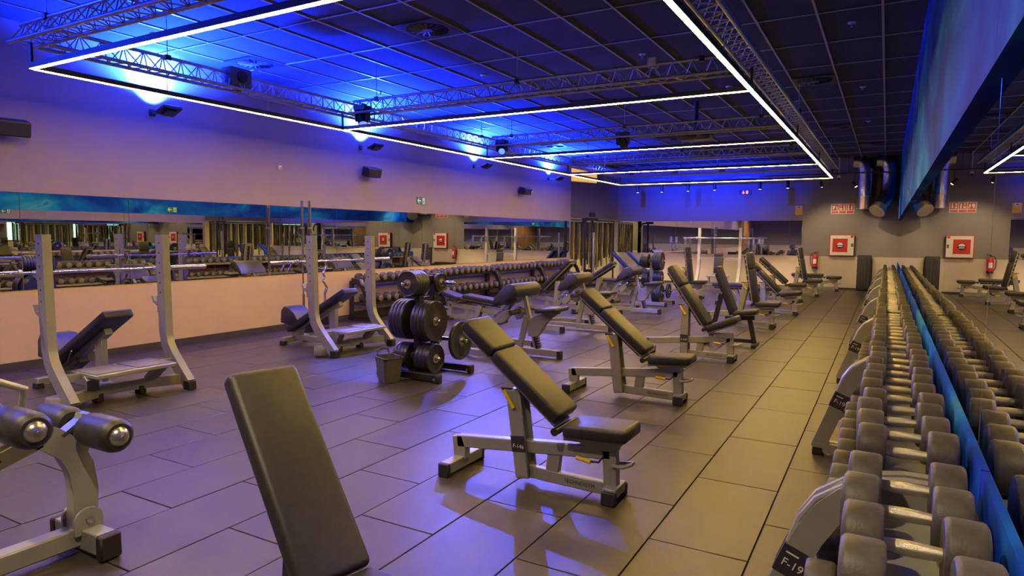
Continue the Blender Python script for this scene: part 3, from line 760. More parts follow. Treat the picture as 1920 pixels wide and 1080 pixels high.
MB().cyl((0.66, 0, 0.017), (0.66, 0, ZC - 3.3), 0.006, seg=6).build('drop_rod', 'black', ext_rail)
sc = thing('security_camera', 'small white dome camera hanging on a rod at back wall', 'camera', (-1.3, YB - 0.5, 3.24))
MB().cyl((0, 0, 0.08), (0, 0, ZC - 3.24), 0.012, seg=8).build('rod', 'white', sc)
MB().box((0, 0, 0.06), (0.09, 0.09, 0.08), bev=0.012).build('housing', 'white', sc)
MB().sphere((0, -0.02, 0.0), 0.042, 14, 10).build('lens_dome', 'black', sc)

# lit panel high in the far left corner
lp = thing('wall_lightbox', 'glowing amber lightbox high above the hanging straps', 'lightbox', LA + ld * 0.2)
a0, a1 = ld * 0.05, ld * 1.75
MB().beam(a0 + ln * 0.04 + Vector((0, 0, 3.55)), a1 + ln * 0.04 + Vector((0, 0, 3.55)), 0.06, 0.5).build('housing', 'white', lp, smooth=False)
MB().beam(a0 + ln * 0.075 + Vector((0, 0, 3.55)), a1 + ln * 0.075 + Vector((0, 0, 3.55)), 0.01, 0.47).build('lit_face', 'lightbox', lp, smooth=False)

# ================================================================== equipment
def feet_cap(mb, c, d=(0.07, 0.07, 0.07)):
    return mb.box(c, d, bev=0.006)

TECH = text_mesh('TECHNOGYM', 0.032, 'tag')
def tag_meshes(code, size=0.05):
    return text_mesh(code, size, 'tag_text')

# ---------------------------------------------------------------- silver adjustable bench
def silver_bench(label, x_front, yc, back_deg, seat_deg=4.0, code=None, cover=False, rz=0.0, pad='vinyl', logo=True, group='silver adjustable benches'):
    root = thing('adjustable_bench', label, 'bench', (x_front, yc, 0), rz, group)
    a = R(back_deg)
    H = Vector((-0.33, 0, 0.40)); u = Vector((-math.cos(a), 0, math.sin(a))); n = Vector((math.sin(a), 0, math.cos(a)))
    # base
    MB().beam((-1.10, 0, 0.185), (-0.02, 0, 0.285), 0.06, 0.08, bev=0.006).build('main_beam', 'silver', root)
    MB().prism([(-1.135, 0.215), (-1.06, 0.225), (-1.03, 0.15), (-1.03, 0.07), (-1.12, 0.07)], 'y', -0.03, 0.03, bev=0.004).build('rear_bracket', 'silver', root)
    rf = MB().box((-1.075, 0, 0.055), (0.075, 0.40, 0.07), bev=0.005).build('rear_foot', 'silver', root)
    for s in (-1, 1): MB().box((-1.075, s * 0.205, 0.045), (0.08, 0.035, 0.09), bev=0.006).build('rubber_cap', 'rubber', rf)
    MB().beam((-0.60, 0, 0.075), (-0.02, 0, 0.062), 0.05, 0.075, bev=0.005).build('lower_beam', 'silver', root)
    MB().beam((-0.40, 0, 0.10), (-0.385, 0, 0.24), 0.045, 0.085, up=(1, 0, 0), bev=0.004).build('brace', 'silver', root)
    MB().beam((-0.015, 0, 0.05), (-0.03, 0, 0.34), 0.06, 0.085, up=(1, 0, 0), bev=0.005).build('front_leg', 'silver', root)
    ff = MB().box((0.0, 0, 0.065), (0.08, 0.19, 0.06), bev=0.005).build('front_foot', 'silver', root)
    for s in (-1, 1): MB().box((0.0, s * 0.092, 0.04), (0.085, 0.045, 0.08), bev=0.006).build('rubber_cap', 'rubber', ff)
    # column holding the backrest
    C = H + u * 0.38 - n * 0.055; B = Vector((-0.585, 0, 0.035))
    col = MB()
    for s in (-1, 1): col.beam(B + Vector((0, s * 0.052, 0)), C + Vector((0, s * 0.052, 0)), 0.018, 0.10, up=(1, 0, 0), bev=0.008)
    dC = (C - B).normalized()
    col.beam(B + dC * 0.05, C, 0.09, 0.05, up=(1, 0, 0))
    colo = col.build('column', 'silver', root)
    MB().cyl((-0.585, -0.07, 0.05), (-0.585, 0.07, 0.05), 0.014, seg=10).build('pivot_bolt', 'steel', colo)
    hnd = C - dC * 0.03 + Vector((-0.06, -0.068, 0.0))
    MB().cyl(hnd + Vector((0.0, 0, 0.02)), hnd + Vector((0.075, -0.004, -0.085)), 0.0125, seg=10).build('lever_grip', 'yellow', colo)
    MB().tube([C + Vector((0.0, -0.05, 0.0)), hnd + Vector((-0.015, 0, 0.03)), hnd + Vector((0.005, 0, 0.015))], 0.006, 6).build('lever_rod', 'black', colo)
    # backrest: plate, black ladder, pads
    P0 = H + u * 0.02 + n * 0.005
    bf = MB().beam(P0, H + u * 0.86 + n * 0.005, 0.20, 0.025, up=n, bev=0.004).build('back_frame', 'silver', root)
    MB().beam(H + u * 0.06 - n * 0.025, H + u * 0.84 - n * 0.025, 0.05, 0.035, up=n).build('angle_ladder', 'black', bf)
    mk = MB()
    for k in range(7):
        q = H + u * (0.2 + 0.095 * k) - n * 0.025 + Vector((0, -0.0262, 0)); mk.beam(q, q + u * 0.03, 0.001, 0.014, up=n)
    mk.build('angle_marks', 'yellow', bf, smooth=False)
    MB().beam(H + u * 0.03 + n * 0.058, H + u * 0.595 + n * 0.058, 0.285, 0.08, up=n, bev=0.022, seg=3).build('back_pad', pad, root)
    if cover: MB().beam(H + u * 0.598 + n * 0.058, H + u * 0.89 + n * 0.058, 0.295, 0.09, up=n, bev=0.03, seg=3).build('head_pad', 'wrinkle', root)
    else: MB().beam(H + u * 0.598 + n * 0.058, H + u * 0.88 + n * 0.058, 0.285, 0.08, up=n, bev=0.022, seg=3).build('head_pad', pad, root)
    MB().cyl(H + Vector((0.005, -0.15, -0.005)), H + Vector((0.005, 0.15, -0.005)), 0.024, seg=14).build('hinge_tube', 'black', root)
    # seat
    b = R(seat_deg); su = Vector((math.cos(b), 0, math.sin(b))); sn = Vector((-math.sin(b), 0, math.cos(b)))
    S0 = Vector((-0.285, 0, 0.352))
    MB().beam(S0, S0 + su * 0.36, 0.22, 0.022, up=sn, bev=0.004).build('seat_frame', 'silver', root)
    MB().beam(S0 + su * 0.005 + sn * 0.05, S0 + su * 0.40 + sn * 0.05, 0.285, 0.08, up=sn, bev=0.024, seg=3).build('seat_pad', pad, root)
    sb = MB().prism([(-0.24, 0.345), (0.0, 0.36), (0.02, 0.30), (-0.16, 0.285)], 'y', -0.04, 0.04, bev=0.003).build('seat_bracket', 'silver', root)
    MB().cyl((-0.22, -0.06, 0.235), (-0.125, -0.065, 0.226), 0.0125, seg=10).build('lever_grip', 'yellow', sb)
    MB().tube([(-0.13, -0.06, 0.226), (-0.08, -0.055, 0.228), (-0.06, -0.03, 0.26)], 0.006, 6).build('lever_rod', 'black', sb)
    MB().tube([(0.0, -0.035, 0.215), (0.06, -0.045, 0.22), (0.105, -0.02, 0.235), (0.105, 0.02, 0.235), (0.06, 0.045, 0.22), (0.0, 0.035, 0.215)], 0.012, 8).build('carry_handle', 'silver', root)
    if code:
        t = MB().beam(B + dC * 0.17 + Vector((0, -0.0625, 0)), B + dC * 0.27 + Vector((0, -0.0625, 0)), 0.002, 0.098, up=(1, 0, 0)).build('number_tag', 'tag', colo, smooth=False)
        q = B + dC * 0.205 + Vector((0, -0.0642, 0))
        put('tag_number', tag_meshes(code, 0.034), colo, q, (R(90), 0, 0))
    if logo:
        put('maker_lettering', TECH, root, (-0.215, -0.0262, 0.066), (R(90), R(1.3), 0))
    return root

silver_bench('silver adjustable bench tagged F-146 in the centre foreground, back reclined', -1.33, 3.59, 38.5, 3, 'F-146')
silver_bench('second silver bench in the row, reclined, right behind the F-146 bench', -1.61, 6.04, 40, 3)
silver_bench('silver bench with gathered cover on its tall back and upward tilted seat', -1.61, 8.4, 56, 22, 'F-107', cover=True)
silver_bench('silver bench with nearly upright covered back and flat seat', -1.63, 11.9, 81, 2, cover=True)
silver_bench('silver bench with back leaning low behind the upright covered bench', -1.52, 14.15, 46, 8)
silver_bench('far silver bench with reclined back, second last of the right row', -1.74, 17.1, 43, 1)
silver_bench('far silver bench with upright back beside the back wall mirror edge', -1.53, 18.85, 79, 3)
silver_bench('flat silver bench standing under the fire extinguisher', -1.2, 21.1, 0, 0)
silver_bench('flat silver bench in front of the back press rack', -2.25, 15.6, 0, 0, pad='vinyl_sheen')
silver_bench('dark upright bench back rising behind the silver plate tree', -3.98, 16.7, 83, 2)
# benches by the left dumbbell rack, facing the other way
silver_bench('pale-topped flat bench behind the black plate tree', -6.95, 9.95, -6, 14, pad='vinyl_sheen', rz=math.pi)
silver_bench('inclined bench between the two nearest preacher curl benches', -6.45, 12.2, 44, 10, pad='vinyl_sheen', rz=math.pi)
silver_bench('inclined bench behind the second preacher curl bench', -6.55, 14.6, 33, 10, pad='vinyl_sheen', rz=math.pi)
silver_bench('level bench left of the farthest preacher curl bench', -6.3, 16.2, 4, 2, pad='vinyl_sheen', rz=math.pi)

# ---------------------------------------------------------------- black bench
def black_bench(label, hinge, yc, back_deg, L=0.72, wid=0.27, rz=0.0):
    root = thing('incline_bench', label, 'bench', (hinge[0], yc, 0), rz, 'black framed benches')
    a = R(back_deg); H = Vector((0, 0, hinge[1])); u = Vector((-math.cos(a), 0, math.sin(a))); n = Vector((math.sin(a), 0, math.cos(a)))
    MB().beam(H + u * 0.03 + n * 0.035, H + u * L + n * 0.035, wid, 0.075, up=n, bev=0.026, seg=4).build('back_pad', 'vinyl', root)
    MB().beam(H + u * 0.0 - n * 0.02, H + u * (L - 0.1) - n * 0.02, 0.05, 0.04, up=n).build('back_frame', 'black', root)
    MB().beam((0.02, 0, hinge[1] + 0.02), (0.34, 0, hinge[1] + 0.06), wid, 0.07, bev=0.024, seg=3).build('seat_pad', 'vinyl', root)
    MB().beam((-0.1, 0, hinge[1] - 0.06), (0.3, 0, hinge[1] - 0.03), 0.05, 0.06).build('seat_frame', 'black', root)
    lg = MB().beam((0.24, 0, hinge[1] - 0.06), (0.31, 0, 0.05), 0.05, 0.06, up=(1, 0, 0)).build('front_leg', 'black', root)
    MB().box((0.32, 0, 0.025), (0.06, 0.36, 0.05), bev=0.008).build('front_foot', 'black', lg)
    K = H + u * 0.34 - n * 0.04
    rl = MB().beam(K, (-0.30, 0, 0.06), 0.055, 0.06, up=(1, 0, 0)).build('rear_strut', 'black', root)
    MB().box((-0.36, 0, 0.03), (0.06, 0.42, 0.06), bev=0.008).build('rear_foot', 'black', rl)
    MB().beam((-0.36, 0, 0.075), (0.29, 0, 0.075), 0.05, 0.05).build('base_beam', 'black', root)
    MB().cyl(K + Vector((0, -0.045, 0)), K + Vector((0, 0.045, 0)), 0.018, seg=10).build('pivot_bolt', 'steel', rl)
    return root
black_bench('black bench with plain upright back between the two covered benches', (-1.88, 0.44), 9.75, 69)
black_bench('large black bench back cut off by the bottom photo edge', (-1.59, 0.33), 1.59, 52, 0.85, 0.278, R(-13))

# ---------------------------------------------------------------- press rack with inclined seat
def barbell(label, loc, along, L=2.2, group='olympic bars'):
    root = thing('barbell', label, 'barbell', loc, 0, group)
    d = Vector(along)
    MB().cyl(-d * (L / 2 - 0.42), d * (L / 2 - 0.42), 0.014, seg=12).build('shaft', 'chrome', root)
    for s in (-1, 1):
        MB().cyl(d * s * (L / 2 - 0.415), d * s * L / 2, 0.025, seg=16).build('sleeve', 'chrome', root)
        MB().cyl(d * s * (L / 2 - 0.435), d * s * (L / 2 - 0.41), 0.036, seg=16).build('collar', 'steel', root)
    return root

def press_rack(label, yc):
    X0 = -6.1
    root = thing('press_rack', label, 'rack', (X0, yc, 0), 0, 'silver incline press racks')
    G = lambda X, y, z: (X - X0, y, z)
    for s in (-1, 1):
        y = 0.54 * s
        pts = [G(-5.985, y, 0.06), G(-6.12, y, 0.20), G(-6.24, y, 0.33), G(-6.30, y, 0.42), G(-6.33, y, 0.54), G(-6.345, y, 1.53)]
        up = MB().ribbon(pts, (0, 1, 0), 0.075, 0.115).build('upright', 'silver', root)
        MB().box(G(-5.975, y, 0.045), (0.10, 0.082, 0.09), bev=0.006).build('rubber_cap', 'rubber', up)
        hol = MB()
        for k in range(6): hol.cyl(G(-6.345, y - 0.0385, 0.95 + 0.1 * k), G(-6.345, y - 0.0378, 0.95 + 0.1 * k), 0.009, seg=8)
        hol.build('peg_holes', 'dark', up)
        hk = MB(); hk.box(G(-6.415, y, 1.20), (0.03, 0.05, 0.2), bev=0.004); hk.prism([(X - X0, z) for X, z in ((-6.42, 1.13), (-6.50, 1.16), (-6.515, 1.215), (-6.495, 1.215), (-6.48, 1.165), (-6.42, 1.165))], 'y', y - 0.02, y + 0.02)
        hk.build('bar_hook', 'silver', up)
        hk = MB(); hk.box(G(-6.415, y, 0.83), (0.03, 0.05, 0.17), bev=0.004); hk.prism([(X - X0, z) for X, z in ((-6.42, 0.80), (-6.50, 0.84), (-6.53, 0.91), (-6.505, 0.91), (-6.48, 0.86), (-6.42, 0.85))], 'y', y - 0.02, y + 0.02)
        hk.build('safety_hook', 'silver', up)
    # curved front base between the feet
    arc = [(-6.06 - 0.20 * math.sin(math.pi * t) ** 0.8, -0.56 + 1.12 * t) for t in [i / 14 for i in range(15)]]
    fb = MB().ribbon([G(x, y, 0.095) for x, y in arc], (0, 0, 1), 0.095, 0.07).build('front_base', 'silver', root)
    for y in (-0.2, 0.2): MB().box(G(-6.24, y, 0.04), (0.09, 0.07, 0.08), bev=0.008).build('rubber_foot', 'rubber', fb)
    MB().lathe([(0, 0.0), (0.09, 0.0), (0.095, 0.01), (0.095, 0.1), (0.09, 0.11), (0, 0.11)], G(-6.18, -0.56, 0.02), (0, 0, 1), 20).build('near_foot', 'silver', root)
    MB().beam(G(-6.24, 0, 0.09), G(-7.28, 0, 0.09), 0.08, 0.07, bev=0.005).build('spine_beam', 'silver', root)
    rf = MB().box(G(-7.27, 0, 0.07), (0.08, 0.46, 0.075), bev=0.006).build('rear_foot', 'silver', root)
    for s in (-1, 1): MB().box(G(-7.27, 0.21 * s, 0.03), (0.085, 0.07, 0.06), bev=0.006).build('rubber_cap', 'rubber', rf)
    MB().beam(G(-6.52, 0, 0.12), G(-6.52, 0, 0.60), 0.06, 0.12, up=(1, 0, 0), bev=0.006).build('post', 'silver', root)
    # back pad
    A, B = Vector(G(-7.30, 0, 0.20)), Vector(G(-6.20, 0, 0.80)); u = (B - A).normalized(); n = Vector((-u.z, 0, u.x))
    MB().beam(A, B, 0.28, 0.085, up=n, bev=0.024, seg=3).build('back_pad', 'vinyl', root)
    pf = MB().beam(A + u * 0.1 - n * 0.075, B - u * 0.25 - n * 0.075, 0.07, 0.06, up=n).build('pad_frame', 'silver', root)
    MB().box(A + u * 0.36 - n * 0.13, (0.18, 0.12, 0.07), Matrix((u, Vector((0, 1, 0)), n)).transposed(), bev=0.01).build('slider', 'black', pf)
    MB().tube([A + u * 0.2 - n * 0.09 + Vector((0, -0.04, 0)), A + u * 0.55 - n * 0.06 + Vector((0, -0.13, 0))], 0.008, 6).build('lever_rod', 'steel', pf)
    # seat pad
    MB().prism([(X - X0, z) for X, z in ((-7.40, 0.30), (-7.385, 0.47), (-7.33, 0.535), (-7.22, 0.53), (-7.12, 0.44), (-7.04, 0.36), (-7.20, 0.27))], 'y', -0.15, 0.15, bev=0.018, seg=2).build('seat_pad', 'vinyl_sheen', root)
    MB().prism([(X - X0, z) for X, z in ((-7.40, 0.28), (-7.30, 0.30), (-7.12, 0.16), (-7.16, 0.10), (-7.24, 0.12))], 'y', -0.05, 0.05, bev=0.004).build('seat_bracket', 'silver', root)
    # spotter platform
    pl = MB().box(G(-6.13, 0.0, 0.288), (0.44, 0.74, 0.035), bev=0.005).build('spotter_platform', 'silver', root)
    for y in (-0.19, 0.19): MB().box(G(-6.14, y, 0.309), (0.36, 0.33, 0.008), bev=0.002).build('tread_mat', 'mat_grey', pl)
    for s in (-1, 1):
        MB().beam(G(-6.2, 0.36 * s, 0.275), G(-6.2, 0.53 * s, 0.275), 0.05, 0.05).build('platform_arm', 'silver', root)
        MB().beam(G(-6.2, 0.27 * s, 0.13), G(-6.08, 0.33 * s, 0.275), 0.06, 0.1, up=(0, 1, 0)).build('platform_leg', 'silver', root)
    return root
press_rack('silver incline press rack nearest the camera at the left', 3.52)
press_rack('silver incline press rack behind the plate tree, second on the left', 6.59)
barbell('steel bar resting in the nearest press rack, left end out of frame', (-6.47, 3.52, 1.192), (0, 1, 0))
barbell('steel bar resting in the second press rack by the plate tree', (-6.47, 6.59, 1.192), (0, 1, 0))

def shoulder_rack():
    root = thing('press_rack', 'silver seated press rack standing before the back wall mirror', 'rack', (-4.52, 21.15, 0))
    for s in (-1, 1):
        x = 0.62 * s
        pts = [(x, -0.42, 0.05), (x, -0.28, 0.25), (x, -0.16, 0.48), (x, -0.10, 0.7), (x, -0.06, 1.82)]
        up = MB().ribbon(pts, (1, 0, 0), 0.085, 0.10).build('upright', 'silver', root)
        MB().box((x, -0.43, 0.035), (0.09, 0.1, 0.07), bev=0.006).build('rubber_cap', 'rubber', up)
        MB().box((x, -0.14, 1.45), (0.05, 0.1, 0.06), bev=0.005).build('bar_hook', 'silver', up)
        MB().beam((x, -0.42, 0.07), (x, 0.45, 0.07), 0.07, 0.06).build('side_beam', 'silver', root)
    MB().beam((-0.62, -0.09, 0.86), (0.62, -0.09, 0.86), 0.06, 0.08).build('cross_beam', 'silver', root)
    MB().beam((-0.62, 0.40, 0.07), (0.62, 0.40, 0.07), 0.07, 0.06).build('rear_beam', 'silver', root)
    MB().beam((-0.62, -0.38, 0.08), (0.62, -0.38, 0.08), 0.06, 0.06).build('front_beam', 'silver', root)
    MB().box((0, -0.2, 0.32), (0.62, 0.4, 0.04), bev=0.006).build('spotter_platform', 'silver', root)
    for s in (-1, 1): MB().beam((0.26 * s, -0.2, 0.1), (0.26 * s, -0.2, 0.3), 0.05, 0.06, up=(0, 1, 0)).build('platform_leg', 'silver', root)
    MB().box((0, -0.17, 0.66), (0.27, 0.07, 0.5), (R(-6), 0, 0), bev=0.02, seg=2).build('back_pad', 'vinyl', root)
    MB().box((0, -0.165, 0.99), (0.27, 0.075, 0.12), (R(-6), 0, 0), bev=0.02, seg=2).build('head_pad', 'vinyl', root)
    MB().beam((0, -0.1, 0.34), (0, -0.06, 0.84), 0.06, 0.05, up=(0, 1, 0)).build('pad_post', 'silver', root)
    return root
shoulder_rack()
barbell('steel bar across the back wall press rack before the mirror', (-4.52, 20.95, 1.507), (1, 0, 0))

# ---------------------------------------------------------------- preacher curl benches
def preacher(label, x, y):
    root = thing('preacher_bench', label, 'bench', (x, y, 0), 0, 'silver preacher curl benches')
    prof = [(-0.33, 0.665), (-0.30, 0.755), (-0.17, 0.895), (-0.12, 0.93), (-0.06, 0.945), (0.0, 0.925), (0.035, 0.875), (0.035, 0.82), (0.0, 0.775), (-0.06, 0.755), (-0.16, 0.755), (-0.28, 0.65)]
    MB().prism(prof, 'y', -0.34, 0.34, bev=0.02, seg=2).build('arm_pad', 'vinyl_sheen', root)
    sm = MB().beam((-0.19, 0, 0.74), (-0.72, 0, 0.12), 0.05, 0.11, up=(1, 0, 1), bev=0.005).build('pad_strut', 'silver', root)
    lg = Vector((-0.33, -0.0262, 0.578)); 
    MB().beam(lg + Vector((-0.055, -0.001, -0.064)), lg + Vector((0.055, -0.001, 0.064)), 0.003, 0.05, up=(1, 0, 1), bev=0.001).build('logo_plate', 'chrome', sm)
    put('maker_lettering', text_mesh('TECHNOGYM', 0.026, 'tag'), sm, lg + Vector((0, -0.003, 0)), (R(90), R(-49.5), 0))
    MB().beam((0.0, 0, 0.52), (-0.10, 0, 0.07), 0.05, 0.07, up=(1, 0, 0), bev=0.005).build('rear_leg', 'silver', root)
    ps = MB().beam((-0.03, 0, 0.78), (0.16, 0, 0.05), 0.05, 0.055, up=(1, 0, 0), bev=0.005).build('front_post', 'silver', root)
    rk = MB().beam((0.135, 0, 0.26), (0.18, 0, 0.11), 0.055, 0.06, up=(1, 0, 0)).build('ratchet', 'black', ps)
    for k in range(5): MB().box((0.165 + 0.0095 * k, 0, 0.25 - 0.031 * k), (0.04, 0.06, 0.01)).build('notch', 'steel', rk)
    MB().beam((-0.12, 0, 0.065), (0.47, 0, 0.065), 0.065, 0.08, bev=0.006).build('base_beam', 'silver', root)
    MB().box((0.475, 0, 0.05), (0.06, 0.072, 0.1), bev=0.006).build('rubber_cap', 'rubber', root)
    # U shaped rear base
    U = [(-0.14, -0.50), (-0.45, -0.49)] + [(-0.45 - 0.36 * math.cos(R(t)), 0.49 * math.sin(R(t))) for t in range(-80, 81, 16)] + [(-0.45, 0.49), (-0.14, 0.50)]
    ub = MB().ribbon([(a, b, 0.075) for a, b in U], (0, 0, 1), 0.075, 0.06).build('rear_base', 'silver', root)
    for s in (-1, 1): MB().box((-0.15, s * 0.5, 0.05), (0.07, 0.066, 0.1), bev=0.006).build('rubber_cap', 'rubber', ub)
    MB().beam((-0.82, 0, 0.075), (-0.10, 0, 0.075), 0.05, 0.06).build('spine_beam', 'silver', root)
    MB().prism([(0.04, 0.26), (0.17, 0.26), (0.22, 0.32), (0.29, 0.45), (0.36, 0.52), (0.47, 0.575), (0.47, 0.60), (0.25, 0.575), (0.15, 0.53), (0.06, 0.48), (0.02, 0.34)], 'y', -0.035, 0.035, bev=0.006).build('seat_arm', 'silver', root)
    MB().box((0.36, 0, 0.618), (0.30, 0.40, 0.055), (0, R(-5), 0), bev=0.02, seg=3).build('seat_pad', 'vinyl', root)
    # bar catches
    for s in (-1, 1):
        c = MB().prism([(-0.30, 0.50), (-0.18, 0.60), (-0.12, 0.60), (-0.10, 0.54), (-0.20, 0.44), (-0.26, 0.43)], 'y', s * 0.22 - 0.03, s * 0.22 + 0.03, bev=0.006).build('bar_catch', 'silver', root)
        MB().tube([(-0.14, s * 0.22, 0.58), (-0.26, s * 0.22, 0.59), (-0.33, s * 0.22, 0.54), (-0.35, s * 0.22, 0.50)], 0.016, 8).build('catch_hook', 'chrome', c)
    MB().cyl((-0.10, -0.25, 0.57), (-0.10, 0.25, 0.57), 0.035, seg=14).build('cross_tube', 'vinyl_sheen', root)
    MB().beam((-0.10, 0, 0.57), (-0.02, 0, 0.60), 0.05, 0.06).build('catch_arm', 'silver', root)
    return root
preacher('preacher curl bench nearest the camera, seat behind the F-146 bench', -4.0, 7.46)
preacher('middle preacher curl bench, behind the second silver bench', -4.30, 10.0)
preacher('farthest preacher curl bench, beside the silver plate tree', -4.35, 12.8)

# ---------------------------------------------------------------- weight plates and trees
PL = {}
def plate_proto(d, t):
    key = (d, t)
    if key in PL: return PL[key]
    r = d / 2
    body = MB().lathe([(0.026, -t / 2), (0.3 * r, -t / 2), (0.36 * r, -t * 0.34), (0.84 * r, -t * 0.34), (0.9 * r, -t / 2), (0.97 * r, -t / 2), (r, -t * 0.3), (r, t * 0.3),
                       (0.97 * r, t / 2), (0.9 * r, t / 2), (0.84 * r, t * 0.34), (0.36 * r, t * 0.34), (0.3 * r, t / 2), (0.026, t / 2), (0.026, -t / 2)], (0, 0, 0), (1, 0, 0), 36).mesh('rubber_disc', 'plate')
    hub = MB().lathe([(0.0262, t / 2 + 0.001), (0.05, t / 2 + 0.001), (0.05, -t / 2 - 0.001), (0.0262, -t / 2 - 0.001)], (0, 0, 0), (1, 0, 0), 20).mesh('hub_ring', 'steel')
    slot = MB()
    for s in (-1, 1):
        slot.box((0, 0, s * 0.62 * r), (t * 0.70, 0.42 * r, 0.17 * r), bev=0.006)
    slot = slot.mesh('grip_slots', 'dark')
    band = MB().box((0, 0, 0), (t * 0.72, 0.46 * r, 1.66 * r), bev=0.004).mesh('face_band', 'plate_face')
    PL[key] = (body, hub, slot, band)
    return PL[key]
def plate(label, loc, axis, d, t, group, spin=0.0):
    b, h, s_, bd = plate_proto(d, t)
    root = thing('weight_plate', label, 'plate', loc, 0, group)
    dv = Vector(axis).normalized()
    if abs(dv.y) > 0.5: root.rotation_euler = (0, 0, R(90) if dv.y > 0 else R(-90))
    for nm, me in (('rubber_disc', b), ('face_band', bd), ('grip_slots', s_), ('hub_ring', h)):
        o = put(nm, me, root); o.rotation_euler = (spin, 0, 0)
    return root

def plate_tree(label, x, y, mtl, pegs, group, tree_name):
    root = thing('plate_tree', label, 'weight rack', (x, y, 0), 0)
    for s in (-1, 1):
        lg = MB().beam((-0.42, s * 0.31, 0.055), (0.36, s * 0.31, 0.055), 0.075, 0.075, bev=0.006).build('base_leg', mtl, root)
        for xx in (-0.42, 0.36): 
            MB().box((xx, s * 0.31, 0.045), (0.05, 0.085, 0.09), bev=0.008).build('rubber_cap', 'rubber', lg)
            MB().cyl((xx * 0.93, s * 0.31 - 0.045, 0.04), (xx * 0.93, s * 0.31 + 0.045, 0.04), 0.016, seg=10).build('bolt', 'steel', lg)
    MB().beam((-0.02, -0.3, 0.06), (-0.02, 0.3, 0.06), 0.08, 0.07).build('cross_base', mtl, root)
    for s in (-1, 1):
        MB().beam((-0.02, s * 0.16, 0.06), (-0.02, s * 0.13, 1.12), 0.07, 0.085, up=(1, 0, 0), bev=0.006).build('post', mtl, root)
    MB().box((-0.02, 0, 1.06), (0.08, 0.34, 0.09), bev=0.008).build('top_bridge', mtl, root)
    MB().box((-0.02, 0, 0.62), (0.05, 0.30, 0.5)).build('web_plate', mtl, root)
    cnt = 0
    for (py, pz, ax, plen, d, t, n, desc) in pegs:
        dv = Vector(ax)
        base = Vector((-0.02, py, pz)) if abs(dv.x) > 0.5 else Vector((-0.02, py, pz))
        st = 0.045 if abs(dv.x) > 0.5 else 0.0
        pg = MB().cyl(base, base + dv * plen, 0.0235, seg=14).build('peg', 'chrome', root)
        MB().sphere(base + dv * plen, 0.0235, 14, 8).build('peg_tip', 'chrome', pg)
        MB().cyl(base + dv * st, base + dv * (st + 0.008), 0.05, seg=16).build('stop_ring', 'steel', pg)
        for k in range(n):
            off = (plen - 0.09 if desc.startswith('on the far') else st + 0.012) + t * (k + 0.5) + 0.0015 * k
            c = Vector((x, y, 0)) + base + dv * off + Vector((0, 0, -0.0025))
            plate('black plate %s of %s, %s' % (desc, tree_name, 'alone' if n == 1 else ('outermost' if k == n - 1 else 'innermost' if k == 0 else ordn(n - k) + ' inwards')),
                  c, dv, d, t, group, rnd.uniform(-0.3, 0.3) if n > 1 else 0.05)
    return root
plate_tree('black plate tree in the middle, loaded with weight plates', -4.38, 5.86, 'black', [
    (-0.11, 1.03, (0, -1, 0), 0.30, 0.28, 0.042, 5, 'on the top peg facing the camera'),
    (-0.155, 0.63, (1, 0, 0), 0.27, 0.44, 0.045, 4, 'on the large right-hand peg'),
    (-0.155, 0.225, (1, 0, 0), 0.27, 0.32, 0.045, 4, 'on the low right-hand peg'),
    (-0.155, 0.63, (-1, 0, 0), 0.27, 0.44, 0.045, 4, 'on the large left-hand peg'),
    (-0.155, 0.225, (-1, 0, 0), 0.27, 0.31, 0.045, 4, 'on the low left-hand peg'),
    (0.18, 0.385, (1, 0, 0), 0.40, 0.43, 0.04, 1, 'on the far right-hand peg'),
    (0.15, 1.02, (1, 0, 0), 0.26, 0.22, 0.04, 1, 'on the small top right peg')], 'plates on the black plate tree', 'the black plate tree')
plate_tree('silver plate tree farther back, between preacher bench and press rack', -4.55, 14.6, 'silver', [
    (-0.16, 1.0, (1, 0, 0), 0.27, 0.42, 0.045, 4, 'on the upper right-hand peg'),
    (-0.16, 0.64, (1, 0, 0), 0.27, 0.28, 0.045, 4, 'on the middle right-hand peg'),
    (-0.16, 0.28, (1, 0, 0), 0.27, 0.42, 0.045, 4, 'on the low right-hand peg'),
    (-0.16, 1.0, (-1, 0, 0), 0.27, 0.32, 0.045, 4, 'on the upper left-hand peg'),
    (-0.16, 0.6, (-1, 0, 0), 0.27, 0.32, 0.045, 3, 'on the middle left-hand peg'),
    (0.16, 0.32, (1, 0, 0), 0.37, 0.34, 0.045, 1, 'on the far low right-hand peg')], 'plates on the silver plate tree', 'the silver plate tree')

# bucket
bk = thing('bucket', 'grey square plastic bucket on the floor beside the black plate tree', 'bucket', (-4.52, 5.36, 0), R(-25))
m = MB()
o_ = [(0.10, 0.085), (0.125, 0.11)]
bot = [m.bm.verts.new((sx * 0.105, sy * 0.085, 0.004)) for sx, sy in ((-1, -1), (1, -1), (1, 1), (-1, 1))]
top = [m.bm.verts.new((sx * 0.135, sy * 0.11, 0.265)) for sx, sy in ((-1, -1), (1, -1), (1, 1), (-1, 1))]
m.bm.faces.new(bot[::-1])
for k in range(4): m.bm.faces.new((bot[k], bot[(k + 1) % 4], top[(k + 1) % 4], top[k]))
bmesh.ops.bevel(m.bm, geom=[e for e in m.bm.edges if abs(e.verts[0].co.z - e.verts[1].co.z) > 0.1], offset=0.025, segments=3, affect='EDGES')
bmesh.ops.solidify(m.bm, geom=m.bm.faces[:], thickness=0.005)
m.build('body', 'bucket', bk)
rim = [(x, y, 0.265) for x, y in ((-0.137, -0.09), (-0.115, -0.112), (0.115, -0.112), (0.137, -0.09), (0.137, 0.09), (0.115, 0.112), (-0.115, 0.112), (-0.137, 0.09))]
MB().tube(rim, 0.007, 6, closed=True).build('rim', 'bucket', bk)
